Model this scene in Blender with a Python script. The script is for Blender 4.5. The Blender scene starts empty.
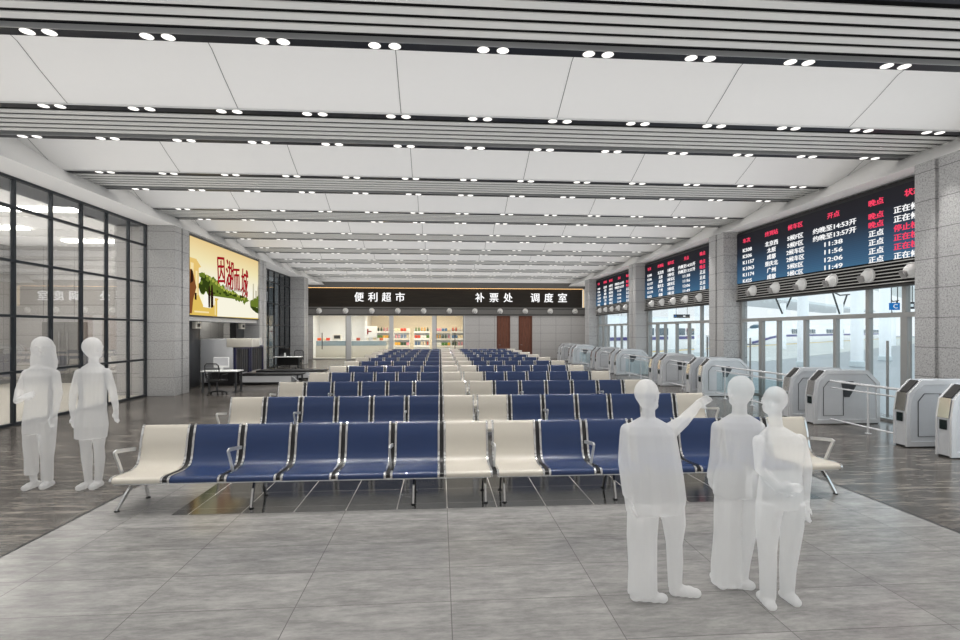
import bpy, bmesh, math, random
from mathutils import Vector, Matrix
random.seed(7)
S = bpy.context.scene
COL = S.collection
PI = math.pi
R = math.radians

# ------------------------------------------------------------------ materials
def lin(c):
    c = c / 255.0
    return c / 12.92 if c <= 0.04045 else ((c + 0.055) / 1.055) ** 2.4

def rgb(r, g, b):
    return (lin(r), lin(g), lin(b), 1.0)

class NT:
    """tiny node-tree helper"""
    def __init__(self, name):
        self.m = bpy.data.materials.new(name)
        self.m.use_nodes = True
        self.t = self.m.node_tree
        self.t.nodes.clear()
        self.out = self.n('ShaderNodeOutputMaterial')
    def n(self, typ, **kw):
        x = self.t.nodes.new(typ)
        for k, v in kw.items():
            setattr(x, k, v)
        return x
    def l(self, a, b):
        self.t.links.new(a, b)
    def math(self, op, a, b=None, c=None):
        x = self.n('ShaderNodeMath', operation=op)
        for i, v in enumerate((a, b, c)):
            if v is None: continue
            if isinstance(v, (int, float)): x.inputs[i].default_value = v
            else: self.l(v, x.inputs[i])
        return x.outputs[0]
    def mix(self, f, a, b):
        x = self.n('ShaderNodeMix', data_type='RGBA')
        for i, v in ((0, f), (6, a), (7, b)):
            if isinstance(v, (int, float, tuple)): x.inputs[i].default_value = v
            else: self.l(v, x.inputs[i])
        return x.outputs[2]
    def ramp(self, f, stops):
        x = self.n('ShaderNodeValToRGB')
        el = x.color_ramp.elements
        while len(el) < len(stops): el.new(0.5)
        for e, (p, c) in zip(el, stops):
            e.position = p; e.color = c
        self.l(f, x.inputs[0])
        return x.outputs[0]
    def noise(self, vec, scale, detail=4, rough=0.6):
        x = self.n('ShaderNodeTexNoise')
        x.inputs['Scale'].default_value = scale
        x.inputs['Detail'].default_value = detail
        x.inputs['Roughness'].default_value = rough
        self.l(vec, x.inputs['Vector'])
        return x.outputs[0]
    def pos(self, scale=None):
        g = self.n('ShaderNodeTexCoord')
        if scale is None:
            return g.outputs['Object']
        mp = self.n('ShaderNodeMapping')
        mp.inputs['Scale'].default_value = scale
        self.l(g.outputs['Object'], mp.inputs['Vector'])
        return mp.outputs[0]
    def xyz(self, vec):
        s = self.n('ShaderNodeSeparateXYZ')
        self.l(vec, s.inputs[0])
        return s.outputs
    def seam(self, coord, period, offset, width):
        """1 on a joint line that repeats every PERIOD along COORD"""
        a = self.math('SUBTRACT', coord, offset - period / 2)
        a = self.math('PINGPONG', self.math('ADD', a, period * 200.0), period / 2)
        return self.math('GREATER_THAN', a, period / 2 - width / 2)
    def bsdf(self, color, rough=0.5, metal=0.0, spec=0.5, coat=0.0):
        b = self.n('ShaderNodeBsdfPrincipled')
        for k, v in (('Base Color', color), ('Roughness', rough), ('Metallic', metal), ('Specular IOR Level', spec), ('Coat Weight', coat)):
            if isinstance(v, (int, float, tuple)): b.inputs[k].default_value = v
            else: self.l(v, b.inputs[k])
        self.l(b.outputs[0], self.out.inputs[0])
        return b

def plain(name, c, rough=0.5, metal=0.0, var=0.05, scale=9.0, spec=0.5, coat=0.0):
    t = NT(name)
    f = t.noise(t.pos(), scale)
    c = rgb(*c)
    lo = tuple(x * (1 - var) for x in c[:3]) + (1,)
    hi = tuple(min(1, x * (1 + var)) for x in c[:3]) + (1,)
    t.bsdf(t.mix(f, lo, hi), rough, metal, spec, coat)
    return t.m

def glow(name, c, strength):
    t = NT(name)
    e = t.n('ShaderNodeEmission')
    e.inputs[0].default_value = rgb(*c); e.inputs[1].default_value = strength
    t.l(e.outputs[0], t.out.inputs[0])
    return t.m

def glass(name, tint, refl, rough=0.0, fres=True):
    t = NT(name)
    tr = t.n('ShaderNodeBsdfTransparent'); tr.inputs[0].default_value = tint
    gl = t.n('ShaderNodeBsdfGlossy'); gl.inputs['Roughness'].default_value = rough
    gl.inputs[0].default_value = (0.95, 0.97, 1, 1)
    mx = t.n('ShaderNodeMixShader')
    if fres:
        lw = t.n('ShaderNodeLayerWeight')
        t.l(t.math('MULTIPLY_ADD', t.math('POWER', lw.outputs['Facing'], 4.0), 0.6, refl), mx.inputs[0])
    else:
        mx.inputs[0].default_value = refl
    t.l(tr.outputs[0], mx.inputs[1]); t.l(gl.outputs[0], mx.inputs[2])
    t.l(mx.outputs[0], t.out.inputs[0])
    return t.m

def granite(name, c, dark=0.62, seams=((2, 0.6, 0.0, 0.012),), rough=0.35, scale=30):
    t = NT(name)
    p = t.pos()
    sp = t.noise(p, scale, 3, 0.8)
    big = t.noise(p, 3.0, 3, 0.5)
    c = rgb(*c)
    d = tuple(x * dark for x in c[:3]) + (1,)
    h = tuple(min(1, x * 1.18) for x in c[:3]) + (1,)
    col = t.ramp(sp, ((0.36, d), (0.5, c), (0.66, h)))
    col = t.mix(t.math('MULTIPLY', big, 0.25), col, (c[0] * .8, c[1] * .8, c[2] * .82, 1))
    xyz = t.xyz(p)
    line = None
    for ax, per, off, w in seams:
        s = t.seam(xyz[ax], per, off, w)
        line = s if line is None else t.math('MAXIMUM', line, s)
    if line is not None:
        col = t.mix(line, col, tuple(x * 0.35 for x in c[:3]) + (1,))
    t.bsdf(col, rough, 0, 0.4)
    return t.m

def tile_floor(name, base, vein, dark, seams, seam_col, rough, stretch=(0.8, 4.5, 1.0), spec=0.5):
    t = NT(name)
    p = t.pos(stretch)
    n1 = t.noise(p, 1.9, 10, 0.72)
    n2 = t.noise(p, 7.0, 8, 0.75)
    col = t.ramp(n1, ((0.34, rgb(*dark)), (0.5, rgb(*base)), (0.68, rgb(*vein))))
    col2 = t.ramp(n2, ((0.35, rgb(*dark)), (0.55, rgb(*base)), (0.75, rgb(*vein))))
    col = t.mix(0.45, col, col2)
    xyz = t.xyz(t.pos())
    # every tile a touch lighter or darker than its neighbour
    fx = t.math('FLOOR', t.math('DIVIDE', t.math('SUBTRACT', xyz[0], seams[0][2]), seams[0][1]))
    fy = t.math('FLOOR', t.math('DIVIDE', t.math('SUBTRACT', xyz[1], seams[1][2]), seams[1][1]))
    cb = t.n('ShaderNodeCombineXYZ'); t.l(fx, cb.inputs[0]); t.l(fy, cb.inputs[1])
    wn = t.n('ShaderNodeTexWhiteNoise', noise_dimensions='2D'); t.l(cb.outputs[0], wn.inputs[0])
    k = t.math('MULTIPLY_ADD', wn.outputs[0], 0.16, 0.92)
    vm = t.n('ShaderNodeVectorMath', operation='SCALE'); t.l(col, vm.inputs[0]); t.l(k, vm.inputs['Scale'])
    line = t.math('MAXIMUM', *[t.seam(xyz[ax], per, off, w) for ax, per, off, w in seams])
    t.bsdf(t.mix(line, vm.outputs[0], rgb(*seam_col)), rough, 0, spec)
    return t.m

M = {}
M['floor_light'] = tile_floor('light marble tile', (122, 120, 118), (152, 150, 146), (92, 91, 89), ((0, 1.2, 0.086, 0.007), (1, 0.6, 5.98, 0.007)), (84, 82, 80), 0.2, (1.1, 4.2, 1.0))
M['floor_dark'] = tile_floor('dark slate tile', (72, 68, 64), (158, 150, 141), (30, 28, 27), ((0, 1.2, 0.086, 0.006), (1, 0.6, 5.98, 0.006)), (58, 56, 54), 0.2, (0.7, 4.2, 1.0), 0.13)
M['floor_bench_shade'] = tile_floor('bench shade polished tile', (46, 46, 46), (66, 65, 63), (34, 34, 34), ((0, 0.6, 0.086, 0.012), (1, 0.6, 5.98, 0.004)), (176, 172, 166), 0.1, (1.0, 3.0, 1.0))  # shade under the benches put into the tile colour, joints left pale
M['ceiling'] = plain('ceiling white', (236, 235, 233), 0.6, 0, 0.01)
M['ceil_seam'] = plain('ceiling joint', (120, 119, 117), 0.8)
M['soffit'] = plain('soffit white', (226, 226, 226), 0.6, 0, 0.015)
M['granite'] = granite('grey granite', (172, 171, 170), 0.5, ((2, 0.6, 0.0, 0.014),))
M['granite_hall'] = granite('grey granite hall face', (172, 170, 166), 0.66, ((2, 0.6, 0.0, 0.014),))
M['granite_wall'] = granite('grey granite wall', (176, 173, 170), 0.62, ((2, 0.62, 0.1, 0.015), (0, 1.2, 0.6, 0.02)))
M['granite_room'] = granite('side room granite', (150, 148, 145), 0.7, ((2, 0.9, 0.0, 0.02), (1, 0.9, 0.2, 0.02)))
M['pale_stone'] = granite('pale stone', (205, 204, 202), 0.85, ((2, 0.6, 0.0, 0.012),))
M['track'] = plain('black track', (30, 33, 40), 0.4, 0.2)
M['slat'] = plain('aluminium slat', (206, 206, 203), 0.45, 0.0, 0.02)
M['void'] = plain('ceiling void', (40, 40, 41), 0.8)
M['lamp'] = glow('lamp white', (255, 252, 246), 1.25)
M['mullion_dark'] = plain('dark mullion', (52, 56, 61), 0.4, 0.5)
M['mullion'] = plain('grey aluminium', (150, 150, 148), 0.4, 0.15)
M['glass_left'] = glass('partition glass', (0.95, 0.95, 0.95, 1), 0.15)
M['glass_dark'] = glass('smoked glass', (0.25, 0.27, 0.28, 1), 0.08)
M['glass'] = glass('window glass', (0.93, 0.96, 0.97, 1), 0.02)
M['glass_rail'] = glass('rail glass', (0.86, 0.93, 0.94, 1), 0.06)
M['seat_blue'] = plain('blue seat', (28, 45, 79), 0.3, 0, 0.04, 30, 0.5, 0.2)
M['seat_cream'] = plain('cream seat', (172, 166, 155), 0.36, 0, 0.03, 30, 0.5, 0.15)
M['chrome'] = plain('chrome', (226, 226, 226), 0.14, 1.0, 0.02)
M['silver'] = plain('silver paint', (216, 217, 217), 0.28, 0.6, 0.02)
M['steel'] = plain('brushed steel', (224, 225, 227), 0.22, 0.4, 0.03, 14)
M['steel_panel'] = plain('satin steel panel', (214, 216, 219), 0.3, 0.35, 0.06, 5)
M['steel_dark'] = plain('dark steel', (92, 94, 97), 0.35, 0.8)
M['black'] = plain('black plastic', (26, 26, 28), 0.4)
M['reader'] = plain('reader glass', (22, 34, 34), 0.12)
M['white'] = plain('white paint', (232, 232, 230), 0.45)
M['dgrey'] = plain('dark grey metal', (66, 65, 64), 0.4, 0.4)
M['band'] = plain('dark grey band', (104, 102, 99), 0.5)
M['post_grey'] = plain('pale grey post', (188, 188, 186), 0.45)
M['grille'] = plain('grille slat', (186, 184, 180), 0.4, 0.2)
M['grille_back'] = plain('grille backing', (16, 16, 16), 0.7)
M['navy'] = plain('navy frame', (40, 42, 74), 0.4)
M['curtain'] = plain('lead curtain', (60, 60, 62), 0.6)
M['beige'] = plain('beige panel', (206, 201, 190), 0.5)
M['wood'] = None
M['screen_grey'] = plain('monitor glass', (190, 190, 192), 0.25)
M['nozzle'] = plain('nozzle white', (222, 221, 218), 0.35, 0.0)
M['nozzle_in'] = plain('nozzle inside', (150, 148, 146), 0.5)
M['sign_white'] = glow('backlit letters', (255, 255, 255), 0.95)
M['sign_gold'] = glow('warm light strip', (250, 196, 128), 2.6)
M['side_gold'] = glow('pale warm strip', (238, 206, 158), 0.8)
M['led_red'] = glow('red led', (255, 72, 104), 0.8)
M['led_white'] = glow('white led', (255, 255, 255), 0.8)
M['store_floor'] = plain('store floor', (214, 208, 196), 0.3)
M['store_wall'] = plain('store wall', (238, 228, 208), 0.6)
M['store_cool'] = plain('store cool wall', (214, 214, 212), 0.5)
M['store_ceiling'] = plain('store ceiling', (224, 196, 152), 0.6)
M['counter_glass'] = plain('counter glass', (166, 182, 190), 0.1, 0.1)
M['train_white'] = plain('train white', (240, 241, 243), 0.25, 0, 0.01)
M['train_blue'] = plain('train blue stripe', (44, 44, 120), 0.3)
M['train_window'] = plain('train window', (60, 84, 98), 0.15)
M['plat_white'] = plain('platform column white', (238, 240, 242), 0.5)
M['plaza'] = plain('plaza paving', (142, 142, 144), 0.35, 0, 0.08, 0.6)
M['platform'] = plain('platform paving', (196, 194, 189), 0.5, 0, 0.05, 0.5)
M['yellow'] = plain('yellow safety line', (226, 184, 70), 0.6)
M['roof_under'] = plain('canopy underside', (206, 212, 214), 0.6)
M['truss'] = plain('dark truss', (56, 60, 62), 0.5, 0.3)
M['sign_blue'] = glow('blue sign face', (36, 112, 178), 0.9)
M['sign_black'] = plain('black sign', (36, 38, 42), 0.4)
M['panel_glow'] = glow('ceiling panel light', (255, 252, 242), 13.0)
M['lane_fill'] = glow('added lane fill light', (255, 253, 246), 6.0)  # glow of the added panels hidden in the lane recess
M['grey_door'] = plain('grey door', (112, 110, 106), 0.4)

def wood():
    t = NT('brown veneer')
    f = t.noise(t.pos((9, 9, 0.7)), 2.5, 6)
    t.bsdf(t.ramp(f, ((0.3, rgb(86, 52, 40)), (0.6, rgb(116, 74, 58)))), 0.4)
    return t.m
M['wood'] = wood()

def sign_panel():
    t = NT('black brown sign panel')
    f = t.noise(t.pos((0.3, 1, 6)), 2.0, 5)
    t.bsdf(t.ramp(f, ((0.3, rgb(24, 20, 16)), (0.7, rgb(44, 37, 29)))), 0.32)
    return t.m
M['sign_panel'] = sign_panel()

def led_screen():
    """the picture a departure board shows: black running to blue, with fine scan lines"""
    t = NT('led screen picture')
    z = t.xyz(t.pos())[2]
    col = t.ramp(t.math('DIVIDE', z, 1.72), ((0.0, rgb(64, 106, 138)), (0.12, rgb(56, 92, 124)), (0.55, rgb(36, 46, 60)), (0.75, rgb(30, 30, 38)), (1.0, rgb(27, 26, 31))))
    ln = t.math('MULTIPLY_ADD', t.seam(z, 0.05, 0, 0.022), -0.12, 1.0)
    e = t.n('ShaderNodeEmission'); t.l(col, e.inputs[0]); t.l(t.math('MULTIPLY', ln, 0.8), e.inputs[1])
    g = t.n('ShaderNodeBsdfGlossy'); g.inputs['Roughness'].default_value = 0.35; g.inputs[0].default_value = (0.03, 0.03, 0.03, 1)
    a = t.n('ShaderNodeAddShader'); t.l(e.outputs[0], a.inputs[0]); t.l(g.outputs[0], a.inputs[1])
    t.l(a.outputs[0], t.out.inputs[0])
    return t.m
M['led'] = led_screen()

def ad_sky():
    t = NT('poster sky print')
    z = t.xyz(t.pos())[2]
    col = t.ramp(t.math('DIVIDE', z, 2.75), ((0.0, rgb(222, 192, 74)), (0.16, rgb(250, 246, 214)), (0.42, rgb(246, 244, 230)), (0.75, rgb(240, 228, 180)), (1.0, rgb(232, 204, 146))))
    e = t.n('ShaderNodeEmission'); t.l(col, e.inputs[0]); e.inputs[1].default_value = 0.8
    t.l(e.outputs[0], t.out.inputs[0])
    return t.m
M['ad_sky'] = ad_sky()
for nm, c in (('ad_lake', (250, 246, 226)), ('ad_reed', (206, 178, 70)), ('ad_tree', (104, 122, 44)), ('ad_tree_dark', (52, 66, 22)), ('ad_tree_lit', (168, 176, 76)), ('ad_house', (232, 196, 116)), ('ad_house_light', (246, 226, 170)),
              ('ad_dark', (44, 26, 18)), ('ad_brown', (128, 78, 44)), ('ad_wall', (226, 192, 96)), ('ad_red', (160, 26, 36)), ('ad_grey', (150, 128, 112)), ('ad_tower', (198, 190, 164)), ('ad_white', (252, 250, 240))):
    M[nm] = glow('poster print ' + nm[3:], c, 0.78)

def ghost():
    """milky see-through white of the standing figures"""
    t = NT('translucent white')
    d = t.n('ShaderNodeBsdfDiffuse'); d.inputs[0].default_value = (0.97, 0.97, 0.97, 1)
    b = t.n('ShaderNodeBsdfTranslucent'); b.inputs[0].default_value = (0.97, 0.97, 0.97, 1)
    m1 = t.n('ShaderNodeMixShader'); m1.inputs[0].default_value = 0.5
    t.l(d.outputs[0], m1.inputs[1]); t.l(b.outputs[0], m1.inputs[2])
    tr = t.n('ShaderNodeBsdfTransparent')
    m2 = t.n('ShaderNodeMixShader'); m2.inputs[0].default_value = 0.43
    t.l(tr.outputs[0], m2.inputs[1]); t.l(m1.outputs[0], m2.inputs[2])
    t.l(m2.outputs[0], t.out.inputs[0])
    return t.m
M['ghost'] = ghost()

# ------------------------------------------------------------------ mesh builder
class MB:
    def __init__(self):
        self.bm = bmesh.new()
        self.mi = 0
    def face(self, vs):
        try:
            f = self.bm.faces.new(vs); f.material_index = self.mi
            return f
        except ValueError:
            return None
    def quad(self, *pts):
        self.face([self.bm.verts.new(p) for p in pts]); return self
    def box(self, x0, x1, y0, y1, z0, z1):
        v = [self.bm.verts.new((x, y, z)) for z in (z0, z1) for x, y in ((x0, y0), (x1, y0), (x1, y1), (x0, y1))]
        for f in ((3, 2, 1, 0), (4, 5, 6, 7), (0, 1, 5, 4), (1, 2, 6, 5), (2, 3, 7, 6), (3, 0, 4, 7)):
            self.face([v[i] for i in f])
        return self
    def prism(self, poly, axis, a, b):
        """poly: 2-D points in the two other axes in x,y,z order; extruded along AXIS from a to b"""
        def P(p, t):
            q = list(p); q.insert(axis, t); return q
        A = [self.bm.verts.new(P(p, a)) for p in poly]
        B = [self.bm.verts.new(P(p, b)) for p in poly]
        self.face(A[::-1]); self.face(B)
        n = len(poly)
        for i in range(n):
            self.face([A[i], A[(i + 1) % n], B[(i + 1) % n], B[i]])
        return self
    def sweep(self, pts, section, closed=False, up=(0, 0, 1)):
        """section: 2-D ring carried along the polyline pts"""
        pts = [Vector(p) for p in pts]; n = len(pts); rings = []
        for i, p in enumerate(pts):
            a = pts[i - 1] if i or closed else p
            b = pts[(i + 1) % n] if i < n - 1 or closed else p
            t = (b - a).normalized()
            u = Vector(up)
            if abs(t.dot(u)) > 0.98: u = Vector((0, 1, 0))
            s = t.cross(u).normalized(); w = s.cross(t)
            rings.append([self.bm.verts.new(p + s * x + w * y) for x, y in section])
        m = len(section)
        for i in range(n if closed else n - 1):
            A, B = rings[i], rings[(i + 1) % n]
            for k in range(m):
                self.face([A[k], A[(k + 1) % m], B[(k + 1) % m], B[k]])
        if not closed:
            self.face(rings[0][::-1]); self.face(rings[-1])
        return self
    def tube(self, pts, r, seg=8, **kw):
        return self.sweep(pts, [(r * math.cos(2 * PI * k / seg), r * math.sin(2 * PI * k / seg)) for k in range(seg)], **kw)
    def bar(self, pts, w, h, **kw):
        return self.sweep(pts, [(-w / 2, -h / 2), (w / 2, -h / 2), (w / 2, h / 2), (-w / 2, h / 2)], **kw)
    def lathe(self, prof, c=(0, 0, 0), axis=(0, 0, 1), seg=16):
        """prof: (radius, height along axis)"""
        a = Vector(axis).normalized()
        u = Vector((0, 0, 1)) if abs(a.z) < 0.9 else Vector((1, 0, 0))
        s = a.cross(u).normalized(); w = a.cross(s); c = Vector(c)
        rings = []
        for r, h in prof:
            if r < 1e-6: rings.append([self.bm.verts.new(c + a * h)])
            else: rings.append([self.bm.verts.new(c + a * h + (s * math.cos(2 * PI * k / seg) + w * math.sin(2 * PI * k / seg)) * r) for k in range(seg)])
        for A, B in zip(rings, rings[1:]):
            for k in range(seg):
                q = [A[k % len(A)], A[(k + 1) % len(A)], B[(k + 1) % len(B)], B[k % len(B)]]
                q = list(dict.fromkeys(q))
                if len(q) > 2: self.face(q)
        if len(rings[0]) > 1: self.face(rings[0][::-1])
        if len(rings[-1]) > 1: self.face(rings[-1])
        return self
    def loft(self, rings, seg=14):
        """rings: (cx, cy, cz, rx, ry) horizontal ellipses"""
        L = [[self.bm.verts.new((cx + rx * math.cos(2 * PI * k / seg), cy + ry * math.sin(2 * PI * k / seg), cz)) for k in range(seg)] for cx, cy, cz, rx, ry in rings]
        for A, B in zip(L, L[1:]):
            for k in range(seg): self.face([A[k], A[(k + 1) % seg], B[(k + 1) % seg], B[k]])
        self.face(L[0][::-1]); self.face(L[-1])
        return self
    def ball(self, c, rx, ry, rz, seg=16, rings=10):
        c = Vector(c)
        prof = [(math.sin(PI * i / rings), -math.cos(PI * i / rings)) for i in range(rings + 1)]
        L = []
        for r, h in prof:
            if r < 1e-6: L.append([self.bm.verts.new(c + Vector((0, 0, h * rz)))])
            else: L.append([self.bm.verts.new(c + Vector((r * rx * math.cos(2 * PI * k / seg), r * ry * math.sin(2 * PI * k / seg), h * rz))) for k in range(seg)])
        for A, B in zip(L, L[1:]):
            for k in range(seg):
                q = list(dict.fromkeys([A[k % len(A)], A[(k + 1) % len(A)], B[(k + 1) % len(B)], B[k % len(B)]]))
                if len(q) > 2: self.face(q)
        return self
    def limb(self, pts, seg=10):
        """pts: (x,y,z,r): round-ended tapering limb"""
        P = [Vector(p[:3]) for p in pts]; n = len(P); rings = []
        for i in range(n):
            t = (P[min(i + 1, n - 1)] - P[max(i - 1, 0)]).normalized()
            u = Vector((0, 1, 0)) if abs(t.y) < 0.9 else Vector((1, 0, 0))
            s = t.cross(u).normalized(); w = s.cross(t); r = pts[i][3]
            rings.append([self.bm.verts.new(P[i] + (s * math.cos(2 * PI * k / seg) + w * math.sin(2 * PI * k / seg)) * r) for k in range(seg)])
        for A, B in zip(rings, rings[1:]):
            for k in range(seg): self.face([A[k], A[(k + 1) % seg], B[(k + 1) % seg], B[k]])
        self.face(rings[0][::-1]); self.face(rings[-1])
        for i in (0, -1): self.ball(P[i], pts[i][3], pts[i][3], pts[i][3], 10, 6)
        return self
    def build(self, name, mat, parent=None, loc=(0, 0, 0), bevel=0.0, smooth=True, angle=35):
        bmesh.ops.recalc_face_normals(self.bm, faces=self.bm.faces)
        if bevel:
            es = [e for e in self.bm.edges if len(e.link_faces) == 2 and e.calc_face_angle(0) > 0.6]
            bmesh.ops.bevel(self.bm, geom=es, offset=bevel, segments=2, affect='EDGES', profile=0.5, clamp_overlap=True)
        me = bpy.data.meshes.new(name)
        self.bm.to_mesh(me); self.bm.free()
        for m in (mat if isinstance(mat, (list, tuple)) else (mat,)):
            me.materials.append(m)
        if smooth:
            me.shade_smooth()
            me.set_sharp_from_angle(angle=R(angle))
        o = bpy.data.objects.new(name, me)
        COL.objects.link(o)
        o.location = loc
        if parent is not None: o.parent = parent
        return o

def tag(o, label=None, cat=None, group=None, kind=None):
    if label: o['label'] = label
    if cat: o['category'] = cat
    if group: o['group'] = group
    if kind: o['kind'] = kind
    return o

def thing(name, label, cat, loc=(0, 0, 0), rz=0.0, group=None):
    o = bpy.data.objects.new(name, None)
    o.empty_display_size = 0.1
    COL.objects.link(o)
    o.location = loc; o.rotation_euler = (0, 0, rz)
    return tag(o, label, cat, group)

def struct(o):
    o['kind'] = 'structure'
    return o

KIDS = {}
def copy_tree(src, parent=None, swap=None):
    c = src.copy(); COL.objects.link(c)
    if parent is not None:
        c.parent = parent
        c.matrix_parent_inverse = src.matrix_parent_inverse.copy()
    for ch in KIDS.get(src.name, ()):
        copy_tree(ch, c)
    return c
def freeze(root):
    """remember a finished thing's children so that copying it does not search the whole scene"""
    for ch in root.children:
        KIDS.setdefault(root.name, []).append(ch)
        freeze(ch)
    return root

ORD = 'first second third fourth fifth sixth seventh eighth ninth tenth eleventh twelfth thirteenth fourteenth fifteenth sixteenth seventeenth eighteenth nineteenth twentieth'.split()

def text_mesh(name, lines, size, mat, parent, rot, loc=(0, 0, 0), extrude=0.006, bold=0.0):
    """lines: (string, x, y) left-aligned in the sheet's own plane; one lettering mesh"""
    bm = bmesh.new()
    for s, x, y, k in lines:
        cu = bpy.data.curves.new('lettering', 'FONT')
        cu.body = s; cu.size = size; cu.extrude = extrude; cu.resolution_u = 2
        ob = bpy.data.objects.new('lettering', cu)
        COL.objects.link(ob)
        bpy.context.view_layer.update()
        dg = bpy.context.evaluated_depsgraph_get()
        me = bpy.data.meshes.new_from_object(ob.evaluated_get(dg))
        xs = [v.co.x for v in me.vertices]
        x0, x1 = min(xs), max(xs)
        for v in me.vertices:
            v.co.x = (v.co.x - x0) * k[0] / (x1 - x0) + x if k else v.co.x - x0 + x
            v.co.y += y
        bm.from_mesh(me)
        if bold:                       # heavier strokes: the same glyph struck twice, a hair apart
            for v in me.vertices: v.co.x += bold; v.co.y += bold * 0.4; v.co.z *= 0.9
            bm.from_mesh(me)
        bpy.data.objects.remove(ob); bpy.data.curves.remove(cu); bpy.data.meshes.remove(me)
    me = bpy.data.meshes.new(name); bm.to_mesh(me); bm.free()
    me.materials.append(mat)
    o = bpy.data.objects.new(name, me); COL.objects.link(o)
    o.rotation_euler = rot; o.location = loc
    if parent is not None: o.parent = parent
    return o

# ------------------------------------------------------------------ camera
TH = math.atan(40 / 530)
HC = 2.13
cam = bpy.data.cameras.new('camera')
cam.sensor_width = 36; cam.lens = 530 / 960 * 36
cam.shift_y = 11 / 960
cam.clip_end = 600
co = bpy.data.objects.new('camera', cam)
co.location = (0, 0, HC); co.rotation_euler = (PI / 2, 0, -TH)
COL.objects.link(co); S.camera = co
def proj(x, y, z):
    l = x * math.cos(TH) - y * math.sin(TH); d = x * math.sin(TH) + y * math.cos(TH)
    if d < 0.1: return None
    return 480 + 530 * l / d, 331 + 530 * (HC - z) / d
def seen(x, y, z, m=4):
    p = proj(x, y, z)
    return p is not None and -m < p[0] < 960 + m and -m < p[1] < 640 + m

# ------------------------------------------------------------------ room shell
XL, XR = -9.6, 10.6
PL, PR = -8.68, 9.93         # hall faces of the pillars
FAR = 41.0
Y0 = -3.0
b = MB()
b.mi = 0; b.quad((-4.13, Y0, 0), (5.47, Y0, 0), (5.47, FAR, 0), (-4.13, FAR, 0))
b.mi = 1
b.quad((-10.6, Y0, 0), (-4.13, Y0, 0), (-4.13, FAR, 0), (-10.6, FAR, 0))
b.quad((5.47, Y0, 0), (11.4, Y0, 0), (11.4, FAR, 0), (5.47, FAR, 0))
# bench shade painted as a dark polished tile zone with pale joints
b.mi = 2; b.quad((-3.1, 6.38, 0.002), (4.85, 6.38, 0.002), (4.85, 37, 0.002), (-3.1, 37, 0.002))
struct(b.build('floor', (M['floor_light'], M['floor_dark'], M['floor_bench_shade']), smooth=False))
for k, x in enumerate((-4.13, 5.47)):
    struct(MB().box(x - 0.012, x + 0.012, Y0, FAR, -0.02, 0.003).build('trim_%d' % (k + 1), M['black'], smooth=False))

NEAR1, PER, GAP = 9.61, 3.9, 1.53
TW = 0.2                     # width of a track
def band_y(k): return NEAR1 + PER * (k - 1)
# vaulted white panels between the slatted bands
def vault(y0, y1, rise=0.5, n=12):
    L = y1 - y0
    return [(y0 + L * f, 6.0 + rise * h) for f, h in ((0, 0), (0.04, 0.3), (0.14, 0.66), (0.3, 0.93), (0.44, 1.0), (0.5, 0.95), (0.72, 0.5), (0.96, 0.06), (1, 0))]
b = MB()
xs_seam = [-0.69 + 2.81 * k for k in range(-3, 5)]
ends = [(Y0, band_y(-1) - TW / 2), (band_y(-1) - TW / 2, band_y(-1) + GAP + TW / 2)] + [(band_y(k - 1) + GAP + TW / 2, band_y(k) - TW / 2) for k in range(0, 9)] + [(band_y(8) + GAP + TW / 2, FAR)]
for y0, y1 in ends:
    pr = vault(y0, y1, 0.12 if y1 == FAR or y1 < 5 else 0.5)
    b.mi = 0
    for (ya, za), (yb, zb) in zip(pr, pr[1:]):
        b.quad((-9.7, ya, za), (11.2, ya, za), (11.2, yb, zb), (-9.7, yb, zb))
    b.mi = 1
    for x in xs_seam:
        for (ya, za), (yb, zb) in zip(pr, pr[1:]):
            b.quad((x - 0.006, ya, za - 0.004), (x + 0.006, ya, za - 0.004), (x + 0.006, yb, zb - 0.004), (x - 0.006, yb, zb - 0.004))
bmesh.ops.remove_doubles(b.bm, verts=b.bm.verts, dist=0.0005)
struct(b.build('ceiling', (M['ceiling'], M['ceil_seam']), angle=30))
struct(MB().box(-11, 11.6, Y0 - 0.2, Y0, 0, 6.6).build('wall_back', M['granite_wall'], smooth=False))
# side soffits with their sloping inner faces
for k, (xo, xi, xt) in enumerate(((-10.7, -8.65, -9.56), (11.3, 9.93, 11.06))):
    sg = 1 if xo > 0 else -1
    b = MB().prism([(xo, 5.6), (xi, 5.6), (xt, 6.62), (xo, 6.62)], 1, Y0, FAR)
    struct(b.build('trim_%d' % (k + 3), M['ceiling'], smooth=False))
def pillar(n, x0, x1, y0, side):
    """granite pillar with a vertical groove down its hall face"""
    t = bpy.data.objects.new('trim_%d' % n, None); COL.objects.link(t); struct(t)
    yc = y0 + 0.5
    b = MB()
    xi = x1 if side < 0 else x0
    xo = x0 if side < 0 else x1
    s = 1 if side < 0 else -1
    b.prism([(xo, y0), (xi, y0), (xi, yc - 0.05), (xi - s * 0.06, yc - 0.05), (xi - s * 0.06, yc + 0.05), (xi, yc + 0.05), (xi, y0 + 1), (xo, y0 + 1)], 2, 0, 5.6)
    struct(b.build('pillar', M['granite'], t, smooth=False))
    return t
PY = [9.4, 17.92, 26.3, 34.75]
n = 5
for i, y in enumerate(PY):
    if i: pillar(n, XL - 0.2, PL, y + (0.18 if i == 1 else 0), -1); n += 1
    pillar(n, PR, XR + 0.2, y, 1); n += 1

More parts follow.
